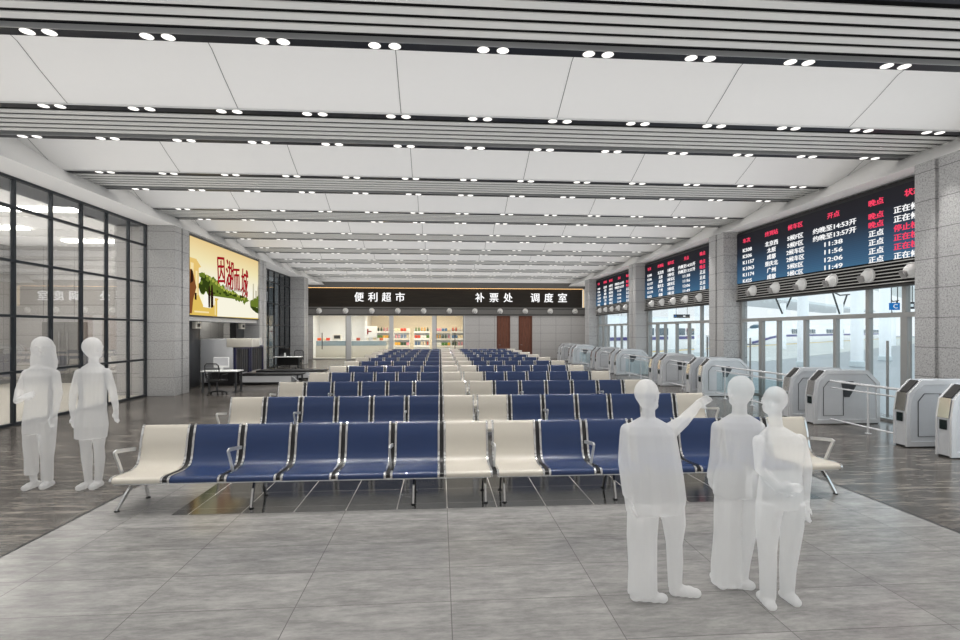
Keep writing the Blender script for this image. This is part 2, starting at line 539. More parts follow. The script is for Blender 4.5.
# ------------------------------------------------------------------ slatted ceiling bands with their downlights
def make_band():
    t = thing('ceiling_louvre', 'x', 'ceiling louvre')
    for y in (0, GAP):
        MB().box(-9.1, 10.5, y - TW / 2, y + TW / 2, 5.985, 6.2).build('track', M['track'], t, smooth=False)
        MB().box(-9.1, 10.5, y - TW / 2 - 0.008, y - TW / 2 + 0.002, 5.975, 6.05).build('track_edge', M['silver'], t, smooth=False)
    for i in range(5):
        y = 0.285 + i * 0.222
        MB().box(-9.0, 10.4, y - 0.07, y + 0.07, 5.99, 6.004).build('slat', M['slat'], t, smooth=False)
    MB().box(-9.1, 10.5, 0.1, GAP - 0.1, 6.07, 6.09).build('backing', M['void'], t, smooth=False)
    return t
band = freeze(make_band())
first_band = -1
for k in range(-1, 9):
    o = band if k == first_band else copy_tree(band)
    o.location = (0, band_y(k), 0)
    tag(o, 'white slatted louvre band with two black tracks, %s' % ('overhead just out of view' if k < 0 else ORD[k] + ' from the camera across the ceiling'), 'ceiling louvre', 'slatted bands across the ceiling')

def make_downlight():
    t = thing('twin_downlight', 'x', 'downlight')
    for s in (-1, 1):
        MB().lathe([(0.08, 0.0), (0.084, -0.003), (0.078, -0.006), (0.0, -0.006)], (s * 0.135, 0, 5.985), seg=20).build('lamp', M['lamp'], t)
    return t
dl = freeze(make_downlight()); used = False
spots = []
for k in range(-1, 9):
    for e, dy in enumerate((0, GAP)):
        c = 0
        for i in range(-5, 8):
            x, y = -0.745 + 1.472 * i, band_y(k) + dy
            spots.append((x, y))
            if k >= 0 and not seen(x, y, 5.98, 2): continue
            o = copy_tree(dl) if used else dl
            used = True
            o.location = (x, y, 0)
            if k < 0: tag(o, 'twin downlight in the louvre band overhead, just out of view', 'downlight', 'twin downlights overhead out of view')
            else: tag(o, '%s twin downlight in view from the glass wall, %s track, %s louvre band' % (ORD[c], ('front', 'rear')[e], ORD[k]), 'downlight', 'twin downlights in the ceiling tracks')
            c += 1
spot = bpy.data.lights.new('downlight beam', 'SPOT')
spot.energy = 230; spot.spot_size = R(44); spot.spot_blend = 0.8; spot.shadow_soft_size = 0.02; spot.color = (1, 0.975, 0.94)
for x, y in spots:
    o = bpy.data.objects.new('downlight beam', spot); o.location = (x, y, 5.955); COL.objects.link(o)

# ------------------------------------------------------------------ waiting benches
PITCH = 0.638
prof = [(0.004, 0.372), (0.0, 0.40), (0.006, 0.422), (0.03, 0.436), (0.10, 0.438), (0.25, 0.428), (0.40, 0.422), (0.49, 0.432), (0.55, 0.465), (0.585, 0.52), (0.605, 0.59), (0.628, 0.68), (0.632, 0.72), (0.652, 0.79), (0.682, 0.885), (0.70, 0.918), (0.715, 0.928)]
def offset(pr, d):
    out = []
    for i, (y, z) in enumerate(pr):
        a = pr[max(i - 1, 0)]; c = pr[min(i + 1, len(pr) - 1)]
        ty, tz = c[0] - a[0], c[1] - a[1]; L = math.hypot(ty, tz)
        out.append((y + tz / L * d, z - ty / L * d))
    return out
seat_poly = prof + offset(prof, 0.022)[::-1]
out_poly = offset(prof, -0.008) + offset(prof, 0.034)[::-1]
def ribbon(poly, x0, x1):
    """a bent sheet: closed y-z outline extruded along x, split into quads"""
    m = len(poly) // 2
    b = MB()
    A = [[b.bm.verts.new((x, y, z)) for y, z in poly] for x in (x0, x1)]
    n = len(poly)
    for i in range(n): b.face([A[0][i], A[0][(i + 1) % n], A[1][(i + 1) % n], A[1][i]])
    for r in A:
        for i in range(m - 1): b.face([r[i], r[i + 1], r[n - 2 - i], r[n - 1 - i]])
    return b
in_poly = offset(prof, 0.016) + offset(prof, 0.03)[::-1]
def make_bench(outer):
    t = thing('waiting_bench', 'x', 'bench')
    for i in range(7):
        cx = PITCH * (i + 0.5)
        s = ribbon(seat_poly, -0.268, 0.268).build('seat', M['seat_cream'] if i in (0, 6) else M['seat_blue'], t, loc=(cx, 0, 0), angle=50)
        for sg in (-1, 1):
            x = sg * 0.28
            ribbon(out_poly, x - 0.013, x + 0.013).build('side_frame', M['chrome'], s, angle=50)
        if i < 6:
            ribbon(in_poly, 0.292, 0.348).build('spacer', M['black'], s, angle=50)
    MB().box(0.05, 7 * PITCH - 0.05, 0.03, 0.06, 0.352, 0.378).build('front_rail', M['silver'], t, bevel=0.004)
    MB().box(0.06, 7 * PITCH - 0.06, 0.30, 0.36, 0.33, 0.385).build('beam', M['steel_dark'], t, bevel=0.006)
    for x in (0.14, 1.55, 3.48, 4.37):
        sp = -0.13 if x < 0.2 and outer < 0 else (0.12 if x > 4.2 and outer > 0 else 0)
        pts = [(0.18, 0.012), (0.195, 0.08), (0.235, 0.20), (0.29, 0.30), (0.36, 0.335), (0.45, 0.325), (0.55, 0.26), (0.63, 0.15), (0.68, 0.05), (0.70, 0.012)]
        b = MB().bar([(x + sp * max(0, 1 - z / 0.33) * (1 if y < 0.36 else 0.4), y, z) for y, z in pts], 0.045, 0.022, up=(1, 0, 0))
        b.build('leg', M['chrome'], t)
        for y in (0.18, 0.70):
            MB().lathe([(0.03, 0), (0.03, 0.012), (0.012, 0.02)], (x + sp * (1 if y < 0.36 else 0.4), y, 0), seg=10).build('foot', M['black'], t)
    for x in ((-0.02, 2 * PITCH, 5 * PITCH) if outer < 0 else (0.024, 2 * PITCH, 5 * PITCH, 7 * PITCH - 0.0)):
        MB().bar([(x, 0.61, 0.645), (x, 0.45, 0.67), (x, 0.30, 0.69), (x, 0.215, 0.70), (x, 0.185, 0.692), (x, 0.20, 0.665), (x, 0.26, 0.56), (x, 0.33, 0.42)], 0.042, 0.02, up=(1, 0, 0)).build('armrest', M['silver'], t)
    return t
benches = [freeze(make_bench(-1)), freeze(make_bench(1))]
ROW = 2.86
for k in range(11):
    for h, x in enumerate((-3.806, 0.66)):
        o = benches[h] if k == 0 else copy_tree(benches[h])
        o.location = (x, 6.37 + ROW * k, 0)
        tag(o, 'seven joined seats, five blue between cream ends, %s half of the %s row' % (('glass-wall', 'gate-side')[h], ORD[k]), 'bench', 'rows of waiting benches')

# ------------------------------------------------------------------ left glass wall and the room behind it
w = bpy.data.objects.new('window_1', None); COL.objects.link(w); struct(w)
MY = [6.15, 7.25, 8.35, 9.45, 10.5, 11.6, 12.71, 13.86, 14.97, 16.05, 17.13, 18.08]
BZ = [0.03, 1.2, 2.47, 3.71, 4.92, 5.57]
for y in MY: struct(MB().box(XL - 0.045, XL + 0.045, y - 0.03, y + 0.03, 0, 5.6).build('mullion', M['mullion_dark'], w, smooth=False))
for z in BZ: struct(MB().box(XL - 0.05, XL + 0.05, 6.0, 18.1, z - 0.03, z + 0.03).build('transom', M['mullion_dark'], w, smooth=False))
struct(MB().box(XL - 0.012, XL + 0.012, 6.0, 18.1, 0.02, 5.58).build('glass_pane', M['glass_left'], w, smooth=False))
w2 = bpy.data.objects.new('window_2', None); COL.objects.link(w2); struct(w2)
for i in range(8):
    y = 27.3 + i * 1.064
    struct(MB().box(XL - 0.045, XL + 0.045, y - 0.03, y + 0.03, 0, 5.6).build('mullion', M['mullion_dark'], w2, smooth=False))
for z in BZ: struct(MB().box(XL - 0.05, XL + 0.05, 27.3, 34.75, z - 0.03, z + 0.03).build('transom', M['mullion_dark'], w2, smooth=False))
struct(MB().box(XL - 0.012, XL + 0.012, 27.3, 34.75, 0.02, 5.58).build('glass_pane', M['glass_dark'], w2, smooth=False))
struct(MB().box(-11.8, -11.6, 27.2, 36, 0, 5.6).build('wall_annex', M['dgrey'], smooth=False))
# side room
struct(MB().quad((-17.5, 4, 0.001), (XL, 4, 0.001), (XL, 18.4, 0.001), (-17.5, 18.4, 0.001)).build('floor', M['store_floor'], smooth=False))
struct(MB().quad((-17.5, 18.4, 0.001), (-10.75, 18.4, 0.001), (-10.75, 23, 0.001), (-17.5, 23, 0.001)).build('floor', M['store_floor'], smooth=False))
struct(MB().box(-17.7, -17.5, 4, 23, 0, 5.6).build('wall_sideroom', M['granite_room'], smooth=False))
struct(MB().box(-17.7, -10.75, 23, 23.2, 0, 5.6).build('wall_sideroom_end', M['granite_wall'], smooth=False))
struct(MB().box(-17.7, XL - 0.05, 3.8, 4, 0, 5.6).build('wall_sideroom_start', M['granite_wall'], smooth=False))
struct(MB().box(-17.7, XL - 0.1, 3.8, 23.2, 5.6, 5.75).build('ceiling', M['ceiling'], smooth=False))
for k, (x0, x1, y) in enumerate(((-14.0, -10.3, 12.2), (-12.6, -10.3, 15.9), (-16.2, -13.8, 18.8), (-14.3, -11.6, 21.4))):
    o = MB().box(x0, x1, y - 0.2, y + 0.2, 5.54, 5.6).build('light_or_added_fill_panel', M['panel_glow'], smooth=False)
    tag(o, 'long white ceiling light panel behind the glass wall, %s from the camera' % ORD[k], 'ceiling light', 'side room light panels')
d = bpy.data.objects.new('door_1', None); COL.objects.link(d); struct(d)
for x in (-16.2, -15.33):
    struct(MB().box(x, x + 0.85, 22.92, 23.0, 0, 2.5).build('door_leaf', M['grey_door'], d, smooth=False))
for x in (-15.5, -15.18):
    struct(MB().tube([(x, 22.86, 0.8), (x, 22.86, 2.1)], 0.025).build('door_handle', M['chrome'], d))

# ------------------------------------------------------------------ advertising wall and security lane
struct(MB().box(XL - 0.3, PL - 0.12, 18.92, 26.3, 2.5, 5.6).build('wall_left', M['pale_stone'], smooth=False))
struct(MB().box(-10.75, -10.6, 18.6, 27, 0, 5.6).build('wall_security', M['granite_room'], smooth=False))
struct(MB().box(-10.75, -9.5, 18.4, 18.6, 0, 5.6).build('wall_security_near', M['granite_wall'], smooth=False))
struct(MB().box(-10.75, -9.5, 26.9, 27.1, 0, 5.6).build('wall_security_far', M['granite_wall'], smooth=False))
struct(MB().quad((-10.75, 18.4, 0.001), (-9.4, 18.4, 0.001), (-9.4, 27.4, 0.001), (-10.75, 27.4, 0.001)).build('floor', M['floor_dark'], smooth=False))
ax = PL - 0.12
ad = thing('advertising_lightbox', 'gold lit billboard of a lake with red brush lettering on the pale stone wall', 'billboard', (ax, 19.2, 2.70))
L, H = 7.35, 2.78
b = MB()
b.box(0, 0.09, -0.06, L + 0.06, -0.06, 0.0); b.box(0, 0.09, -0.06, L + 0.06, H, H + 0.06); b.box(0, 0.09, -0.06, 0, 0, H); b.box(0, 0.09, L, L + 0.06, 0, H)
b.build('frame', M['dgrey'], ad, smooth=False)
MB().box(0, 0.05, 0, L, 0, H).build('picture', M['ad_sky'], ad, smooth=False)
lay = [0.052]
def flat(name, mat, polys):
    b = MB(); x = lay[0]; lay[0] += 0.0015
    for p in polys:
        b.prism(p, 0, x - 0.004, x)
    return b.build(name, M[mat], ad, smooth=False)
def blob(cy, cz, ry, rz, n=18, j=0.15):
    return [(cy + ry * math.cos(2 * PI * i / n) * (1 + random.uniform(-j, j)), cz + rz * math.sin(2 * PI * i / n) * (1 + random.uniform(-j, j))) for i in range(n)]
# pixel 189..260 runs to y 0..7.35 with the foreshortening already taken out
flat('far_towers', 'ad_tower', [[(6.35, 0.7), (6.55, 0.7), (6.52, 1.65), (6.38, 1.65)], [(6.72, 0.7), (6.9, 0.7), (6.9, 1.35), (6.72, 1.35)], [(7.0, 0.7), (7.3, 0.7), (7.3, 2.0), (7.12, 1.75), (7.0, 1.5)]])
flat('lake', 'ad_lake', [[(1.9, 0.0), (7.35, 0.05), (7.35, 0.62), (5.6, 0.78), (2.4, 0.9), (1.9, 0.6)]])
shore = lambda y: 1.62 - 0.22 * (y - 1.2) if y < 3.2 else 1.18 - 0.11 * (y - 3.2)
flat('shore_hedge', 'ad_tree', [[(1.0, 0.78), (6.0, 0.8), (5.6, 0.88), (3.2, 1.05), (2.0, 1.3), (1.0, 1.35)]])
flat('shore_trees', 'ad_tree', [blob(y, shore(y) - 0.14 + random.uniform(-0.06, 0.05), random.uniform(0.14, 0.28), random.uniform(0.1, 0.19), 16, 0.25) for y in [1.1 + 0.24 * q + random.uniform(-0.1, 0.1) for q in range(19)]])
flat('shore_trees_lit', 'ad_tree_lit', [blob(y, shore(y) - 0.08, 0.11, 0.07, 11, 0.3) for y in [1.2 + 0.27 * q for q in range(16)]])
flat('shore_trees_shade', 'ad_tree_dark', [blob(y, 0.95 + random.uniform(-0.05, 0.05), random.uniform(0.08, 0.3), random.uniform(0.03, 0.07), 13, 0.3) for y in [1.7 + 0.33 * q + random.uniform(-0.14, 0.14) for q in range(11)]])
flat('near_trees', 'ad_tree_dark', [blob(1.2, 1.3, 0.3, 0.25, 22, 0.25), blob(1.05, 1.05, 0.28, 0.25, 18, 0.25), blob(1.5, 1.2, 0.22, 0.2, 16, 0.3)])
flat('near_trees_lit', 'ad_tree', [blob(1.12, 1.5, 0.2, 0.1, 16, 0.35), blob(1.5, 1.38, 0.15, 0.08, 14, 0.35), blob(0.98, 1.22, 0.1, 0.08, 12, 0.35)])
flat('island', 'ad_tree', [blob(6.25, 0.68, 0.28, 0.2, 14, 0.2), blob(6.65, 0.76, 0.32, 0.27, 16, 0.2), blob(7.05, 0.84, 0.27, 0.3, 14, 0.15)])
flat('island_reflection', 'ad_tree_dark', [[(6.0, 0.58), (7.35, 0.52), (7.35, 0.25), (6.8, 0.3), (6.3, 0.42)]])
flat('villa', 'ad_house', [[(0.0, 0.35), (0.75, 0.35), (0.75, 1.72), (0.95, 1.78), (0.55, 2.02), (0.0, 2.02)]])
flat('villa_light', 'ad_house_light', [[(0.12, 0.5), (0.35, 0.5), (0.35, 1.85), (0.12, 1.85)], [(0.5, 0.7), (0.66, 0.7), (0.66, 1.6), (0.5, 1.6)]])
flat('terrace', 'ad_wall', [[(0.0, 0.0), (2.35, 0.0), (2.35, 0.62), (2.5, 0.7), (2.15, 0.72), (2.1, 0.42), (1.1, 0.38), (0.75, 0.75), (0.0, 0.55)]])
flat('terrace_light', 'ad_house_light', [[(2.12, 0.05), (2.2, 0.05), (2.2, 0.6), (2.12, 0.6)], [(0.4, 0.1), (1.6, 0.1), (1.6, 0.16), (0.4, 0.16)]])
flat('wedding_dress', 'ad_white', [[(1.1, 0.32), (1.75, 0.30), (1.6, 0.7), (1.35, 0.92), (1.15, 0.75)]])
flat('dark_couple', 'ad_dark', [[(1.55, 0.32), (1.68, 0.32), (1.72, 0.85), (1.66, 1.15), (1.58, 1.1), (1.52, 0.8)], [(1.76, 0.32), (1.98, 0.34), (1.98, 0.85), (1.9, 1.22), (1.8, 1.18), (1.75, 0.8)]])
flat('dark_statue', 'ad_brown', [[(0.03, 0.05), (0.2, 0.05), (0.3, 0.55), (0.55, 1.0), (0.42, 1.25), (0.3, 1.5), (0.2, 1.62), (0.05, 1.6)]])
flat('statue_shade', 'ad_dark', [[(0.08, 1.1), (0.3, 1.2), (0.28, 1.55), (0.12, 1.6)], [(0.42, 0.55), (0.56, 0.55), (0.56, 0.8), (0.42, 0.8)]])
rotL = (PI / 2, 0, PI / 2)
# brush lettering: two strokes widths by doubling, each character its own size and drop
chars = [('因', 2.36, 1.38, 0.66, 1.25, 5), ('湖', 3.1, 1.28, 0.76, 1.38, -3), ('而', 4.02, 1.22, 0.62, 1.12, 5), ('城', 4.74, 1.08, 0.82, 1.42, -5)]
for s, y, z, wdt, tall, lean in chars:
    o = text_mesh('brush_lettering', [(s, 0, 0, (wdt,))], 0.95, M['ad_red'], ad, rotL, (0.092, y, z), 0.003, 0.045)
    o.scale = (1, tall, 1); o.rotation_euler = (PI / 2, R(lean) * 0, PI / 2)
    o.rotation_mode = 'QUATERNION'
    o.rotation_quaternion = (Matrix.Rotation(PI / 2, 4, 'Z') @ Matrix.Rotation(PI / 2, 4, 'X') @ Matrix.Rotation(R(lean), 4, 'Z')).to_quaternion()
text_mesh('small_lettering', [('因湖而城·一座因湖而生的城市', 0, 0, (2.55,))], 0.17, M['ad_grey'], ad, rotL, (0.092, 3.0, 1.14), 0.003)

for k, y in enumerate((20.6, 24.4)):  # unseen fill panels added to brighten the back wall of the recess
    o = MB().box(-10.58, -9.95, y - 1.2, y + 1.2, 3.2, 3.26).build('light_or_added_fill_panel', M['lane_fill'], smooth=False)
    tag(o, 'added unseen glowing panel up inside the security lane recess, %s' % ('beside the desk' if k == 0 else 'above the scanner'), 'ceiling light', 'added security lane fill panels')
# doorway jambs with their small white display boxes
for k, (y, nm) in enumerate(((20.9, 'near'), (25.5, 'far'))):
    t = thing('security_doorpost', 'tall dark metal doorpost with a small box at its top, %s' % ('beside the desk' if k == 0 else 'behind the scanner'), 'door post', (-9.42, y, 0))
    MB().box(-0.12, 0.12, -0.5, 0.5, 0, 2.5).build('panel', M['steel_dark'], t, bevel=0.01)
    MB().box(-0.14, 0.14, -0.54, -0.5, 0, 2.5).build('edge', M['black'], t, smooth=False)
    bx = MB().box(0.12, 0.26, -0.22, 0.26, 2.22, 2.48).build('display_box', M['beige'], t, bevel=0.01)
    MB().box(0.26, 0.27, -0.08, 0.14, 2.29, 2.41).build('display', M['black'], bx, smooth=False)

# x-ray scanner
t = thing('baggage_scanner', 'grey steel x-ray baggage scanner with dark curtained mouths under the billboard', 'scanner', (-8.05, 21.4, 0))
MB().box(-1.25, -0.03, 0, 3.5, 0.12, 1.82).build('body', M['steel'], t, bevel=0.02)
MB().box(-0.25, 0.72, -0.05, 0.8, 1.50, 1.83).build('hood', M['beige'], t, bevel=0.015)
for i, y in enumerate((0.05, 1.75)):
    f = MB(); f.box(-0.03, 0.06, y, y + 0.12, 0.4, 1.48); f.box(-0.03, 0.06, y + 0.12, y + 1.62, 1.40, 1.48); f.box(-0.03, 0.06, y + 1.5, y + 1.62, 0.4, 1.40)
    fr = f.build('mouth_frame', M['navy'], t, smooth=False)
    c = MB()
    for q in range(12): c.box(-0.01 + 0.012 * (q % 2), 0.01 + 0.012 * (q % 2), y + 0.125 + q * 0.1145, y + 0.125 + q * 0.1145 + 0.11, 0.44, 1.40)
    c.build('curtain', M['curtain'], fr, smooth=False)
MB().box(-1.2, -0.05, 0.05, 3.45, 0, 0.12).build('plinth', M['black'], t, smooth=False)
for k, (y, ln, lab) in enumerate(((22.0, 2.35, 'lower dark conveyor table in front of the x-ray scanner mouth'), (23.9, 2.9, 'longer black conveyor table behind the first one at the scanner'))):
    t = thing('conveyor_table', lab, 'conveyor', (-7.9, y, 0))
    MB().box(0, ln, -0.45, 0.45, 0.36, 0.42).build('belt', M['black'], t, bevel=0.01)
    MB().box(0.05, ln - 0.35, -0.42, 0.42, 0.10, 0.35).build('side_panel', M['steel'], t, smooth=False)
    MB().box(0.05, ln - 0.05, -0.40, 0.40, 0.04, 0.10).build('base', M['black'], t, smooth=False)
    for x in (0.1, ln - 0.12):
        for yy in (-0.36, 0.36):
            MB().box(x - 0.03, x + 0.03, yy - 0.03, yy + 0.03, 0, 0.36).build('leg', M['steel_dark'], t, smooth=False)
    MB().tube([(ln - 0.05, -0.44, 0.12), (ln - 0.32, -0.44, 0.34)], 0.02).build('brace', M['steel'], t)

def desk(label, loc, wd):
    t = thing('office_desk', label, 'desk', loc)
    MB().box(0, wd, 0, 0.62, 0.72, 0.755).build('desk_top', M['white'], t, bevel=0.004)
    MB().box(0.1, wd - 0.1, 0.50, 0.52, 0.28, 0.70).build('modesty_panel', M['black'], t, smooth=False)
    for x in (0.06, wd - 0.06):
        for y in (0.06, 0.56):
            MB().box(x - 0.028, x + 0.028, y - 0.028, y + 0.028, 0, 0.72).build('leg', M['steel_dark'], t, smooth=False)
    return t
def monitor(label, loc, face, mat_screen, mat_body):
    t = thing('computer_monitor', label, 'monitor', loc, 0 if face < 0 else PI)
    MB().box(-0.26, 0.26, -0.015, 0.025, 0.10, 0.46).build('case', mat_body, t, bevel=0.006)
    MB().box(-0.235, 0.235, -0.02, -0.012, 0.17, 0.44).build('screen', mat_screen, t, smooth=False)
    MB().prism([(-0.05, 0.0), (0.05, 0.0), (0.045, 0.2), (-0.045, 0.2)], 1, 0.03, 0.05).build('stand', M['white'], t)
    MB().box(-0.11, 0.11, -0.06, 0.12, 0, 0.012).build('foot', M['white'], t)
    return t
def keyboard(label, loc):
    t = thing('keyboard', label, 'keyboard', loc)
    MB().box(-0.2, 0.2, -0.07, 0.07, 0, 0.018).build('case', M['white'], t, bevel=0.004)
    k = MB()
    for r in range(4):
        for c in range(12): k.box(-0.185 + c * 0.031, -0.185 + c * 0.031 + 0.026, -0.058 + r * 0.029, -0.058 + r * 0.029 + 0.024, 0.018, 0.023)
    k.build('keys', M['beige'], t, smooth=False)
def office_chair(label, loc, rz):
    t = thing('office_chair', label, 'chair', loc, rz)
    MB().box(-0.25, 0.25, -0.24, 0.24, 0.44, 0.50).build('seat', M['black'], t, bevel=0.02)
    br = MB()
    br.tube([(-0.19, -0.22, 0.52), (-0.25, -0.28, 0.75), (-0.24, -0.31, 0.98), (-0.17, -0.32, 1.05), (0.17, -0.32, 1.05), (0.24, -0.31, 0.98), (0.25, -0.28, 0.75), (0.19, -0.22, 0.52)], 0.018, closed=True)
    bk = br.build('back_frame', M['black'], t)
    me = MB()
    for i in range(9):
        z = 0.58 + i * 0.052
        me.box(-0.235, 0.235, -0.30 - 0.002 * i, -0.294 - 0.002 * i, z, z + 0.012)
    me.build('back_mesh', M['black'], bk, smooth=False)
    for s in (-1, 1):
        MB().tube([(s * 0.25, -0.2, 0.50), (s * 0.30, -0.2, 0.68), (s * 0.30, 0.12, 0.69), (s * 0.25, 0.12, 0.48)], 0.016).build('armrest', M['black'], t)
    MB().lathe([(0.028, 0.10), (0.028, 0.30), (0.02, 0.30), (0.02, 0.45)], seg=12).build('gas_column', M['steel_dark'], t)
    base = MB()
    for i in range(5):
        a = 2 * PI * i / 5 + 0.3
        base.bar([(0, 0, 0.12), (0.3 * math.cos(a), 0.3 * math.sin(a), 0.075)], 0.035, 0.03)
    bs = base.build('star_base', M['black'], t)
    for i in range(5):
        a = 2 * PI * i / 5 + 0.3
        x, y = 0.3 * math.cos(a), 0.3 * math.sin(a)
        MB().lathe([(0.0, -0.022), (0.03, -0.022), (0.03, 0.022), (0.0, 0.022)], (x, y, 0.03), (math.cos(a), math.sin(a), 0), 12).build('caster', M['black'], bs)
    return t
desk('white topped desk with steel legs in front of the x-ray scanner', (-8.2, 18.75 + 0.1, 0), 1.22)
monitor('white monitor with a pale grey screen on the desk by the scanner', (-7.62, 19.15, 0.755), -1, M['screen_grey'], M['white'])
keyboard('white keyboard on the desk by the scanner', (-7.95, 18.98, 0.755))
office_chair('black mesh office chair pulled up to the desk by the scanner', (-7.45, 18.38, 0), R(-10))
desk('white topped desk with a black front beside the smoked glass', (-8.85, 28.9, 0), 1.4)
monitor('black backed monitor on a white stand on the desk by the smoked glass', (-8.3, 29.2, 0.755), 1, M['reader'], M['black'])
office_chair('black office chair behind the desk by the smoked glass', (-7.85, 29.95, 0), PI)

# ------------------------------------------------------------------ far wall: sign band, shop front, doors
Yf = FAR - 0.3
XA, XB = -10.4, 11.3
struct(MB().box(XA, XB, Yf - 0.15, FAR + 0.3, 5.40, 5.84).build('trim_20', M['band'], smooth=False))
struct(MB().box(XA, XB, Yf - 0.2, FAR + 0.3, 5.84, 6.15).build('trim_40', M['ceiling'], smooth=False))
struct(MB().box(XA, XB, Yf - 0.1, FAR + 0.2, 3.30, 3.95).build('trim_21', M['band'], smooth=False))
for k in range(2):
    struct(MB().box(XA, XB, Yf - 0.13, Yf - 0.1, 3.36 + 0.44 * k, 3.40 + 0.44 * k).build('trim_%d' % (22 + k), M['black'], smooth=False))
sg = thing('shop_sign', 'long black sign board with white characters above the shop and the brown doors', 'sign', (0, Yf, 3.95))
MB().box(-9.95, 11.1, 0.02, 0.1, 0, 1.45).build('board', M['sign_panel'], sg, smooth=False)
MB().box(-9.95, 11.1, -0.11, -0.03, 1.435, 1.447).build('light_strip', M['sign_gold'], sg, smooth=False)
MB().box(11.12, 11.2, -0.1, 0.02, 0, 1.40).build('side_light_strip', M['side_gold'], sg, smooth=False)
rotF = (PI / 2, 0, 0)
for s, x0, x1 in (('便利超市', -6.46, -2.68), ('补票处', 2.71, 5.6), ('调度室', 7.0, 9.87)):
    step = (x1 - x0 - 0.7) / (len(s) - 1)
    text_mesh('lettering', [(c, i * step, 0, (0.68,)) for i, c in enumerate(s)], 0.76, M['sign_white'], sg, rotF, (x0, -0.01, 0.47), 0.02, 0.02)

def make_nozzle():
    t = thing('air_nozzle', 'x', 'air vent')
    # blows towards -x in its own frame
    MB().lathe([(0.165, 0.0), (0.165, 0.05), (0.15, 0.065), (0.135, 0.05), (0.135, 0.0)], (0, 0, 0), (-1, 0, 0), 20).build('collar', M['nozzle'], t)
    MB().lathe([(0.135, 0.02), (0.13, 0.07), (0.105, 0.13), (0.075, 0.165), (0.07, 0.168)], (0, 0, 0), (-1, 0.0, -0.12), 20).build('ball', M['nozzle'], t)
    MB().lathe([(0.072, 0.15), (0.098, 0.225), (0.09, 0.228), (0.062, 0.16)], (0, 0, 0), (-1, 0.25, -0.45), 18).build('spout', M['nozzle_in'], t)
    return t
noz = freeze(make_nozzle()); nz = [0]
def place_nozzle(loc, rz, label, group, k=1.0):
    o = noz if nz[0] == 0 else copy_tree(noz)
    nz[0] += 1
    o.location = loc; o.rotation_euler = (0, 0, rz); o.scale = (k, k, k)
    tag(o, label, 'air vent', group)
for i in range(11):
    place_nozzle((-9.05 + 1.953 * i, Yf - 0.09, 3.66), PI / 2, 'white round air nozzle, %s from the glass-wall end of the band under the shop sign' % ORD[i], 'air nozzles under the shop sign', 1.28)

# shop front
for k, (x0, x1) in enumerate(((-10.4, -9.6), (-7.06, -6.7), (-3.84, -3.53), (-0.61, -0.31), (1.82, 1.92))):
    struct(MB().box(x0, x1, Yf, Yf + 0.15, 0, 3.3).build('trim_%d' % (24 + k), M['granite_wall'] if k == 0 else M['post_grey'], smooth=False))
win = bpy.data.objects.new('window_3', None); COL.objects.link(win); struct(win)
for x0, x1 in ((-6.7, -3.84), (-3.53, -0.61)):
    struct(MB().box(x0, x1, Yf + 0.06, Yf + 0.075, 0.05, 3.3).build('glass_pane', M['glass'], win, smooth=False))
    struct(MB().box(x0, x1, Yf + 0.03, Yf + 0.1, 0, 0.06).build('sill', M['mullion'], win, smooth=False))
for k, (x0, x1, hx) in enumerate(((-9.6, -7.06, -8.85), (-0.31, 1.82, 1.15))):
    d = bpy.data.objects.new('door_%d' % (k + 2), None); COL.objects.link(d); struct(d)
    struct(MB().box(x0, x1, Yf + 0.06, Yf + 0.075, 0.05, 3.3).build('glass_leaf', M['glass'], d, smooth=False))
    b = MB(); b.box(x0, x1, Yf + 0.04, Yf + 0.1, 0, 0.07); b.box(x0, x0 + 0.06, Yf + 0.04, Yf + 0.1, 0.07, 3.3); b.box(x1 - 0.06, x1, Yf + 0.04, Yf + 0.1, 0.07, 3.3)
    struct(b.build('door_frame', M['mullion'], d, smooth=False))
    struct(MB().tube([(hx, Yf + 0.0, 0.75), (hx, Yf + 0.0, 2.0)], 0.035).build('door_handle', M['dgrey'], d))
struct(MB().box(1.92, 4.37, Yf, Yf + 0.2, 0, 3.3).build('wall_far', M['granite_wall'], smooth=False))
struct(MB().box(5.41, 6.07, Yf, Yf + 0.2, 0, 3.3).build('wall_far', M['granite_wall'], smooth=False))
struct(MB().box(7.13, XB, Yf, Yf + 0.2, 0, 3.3).build('wall_far', M['granite_wall'], smooth=False))
for k, (x0, x1) in enumerate(((4.37, 5.41), (6.07, 7.13))):
    d = bpy.data.objects.new('door_%d' % (k + 4), None); COL.objects.link(d); struct(d)
    struct(MB().box(x0 + 0.07, x1 - 0.07, Yf + 0.06, Yf + 0.12, 0, 3.22).build('door_leaf', M['wood'], d, smooth=False))
    b = MB(); b.box(x0, x0 + 0.07, Yf - 0.02, Yf + 0.15, 0, 3.3); b.box(x1 - 0.07, x1, Yf - 0.02, Yf + 0.15, 0, 3.3); b.box(x0 + 0.07, x1 - 0.07, Yf - 0.02, Yf + 0.15, 3.22, 3.3)
    struct(b.build('door_frame', plain('door frame brown %d' % k, (92, 56, 44), 0.45), d, smooth=False))
    g = MB()
    for i in range(1, 4): g.box(x0 + 0.07 + i * 0.225 - 0.006, x0 + 0.07 + i * 0.225 + 0.006, Yf + 0.055, Yf + 0.06, 0.02, 3.2)
    struct(g.build('door_groove', M['dgrey'], d, smooth=False))
    struct(MB().tube([(x0 + 0.16, Yf + 0.06, 1.05), (x0 + 0.16, Yf + 0.0, 1.05), (x0 + 0.30, Yf + 0.0, 1.05)], 0.015).build('door_handle', M['chrome'], d))
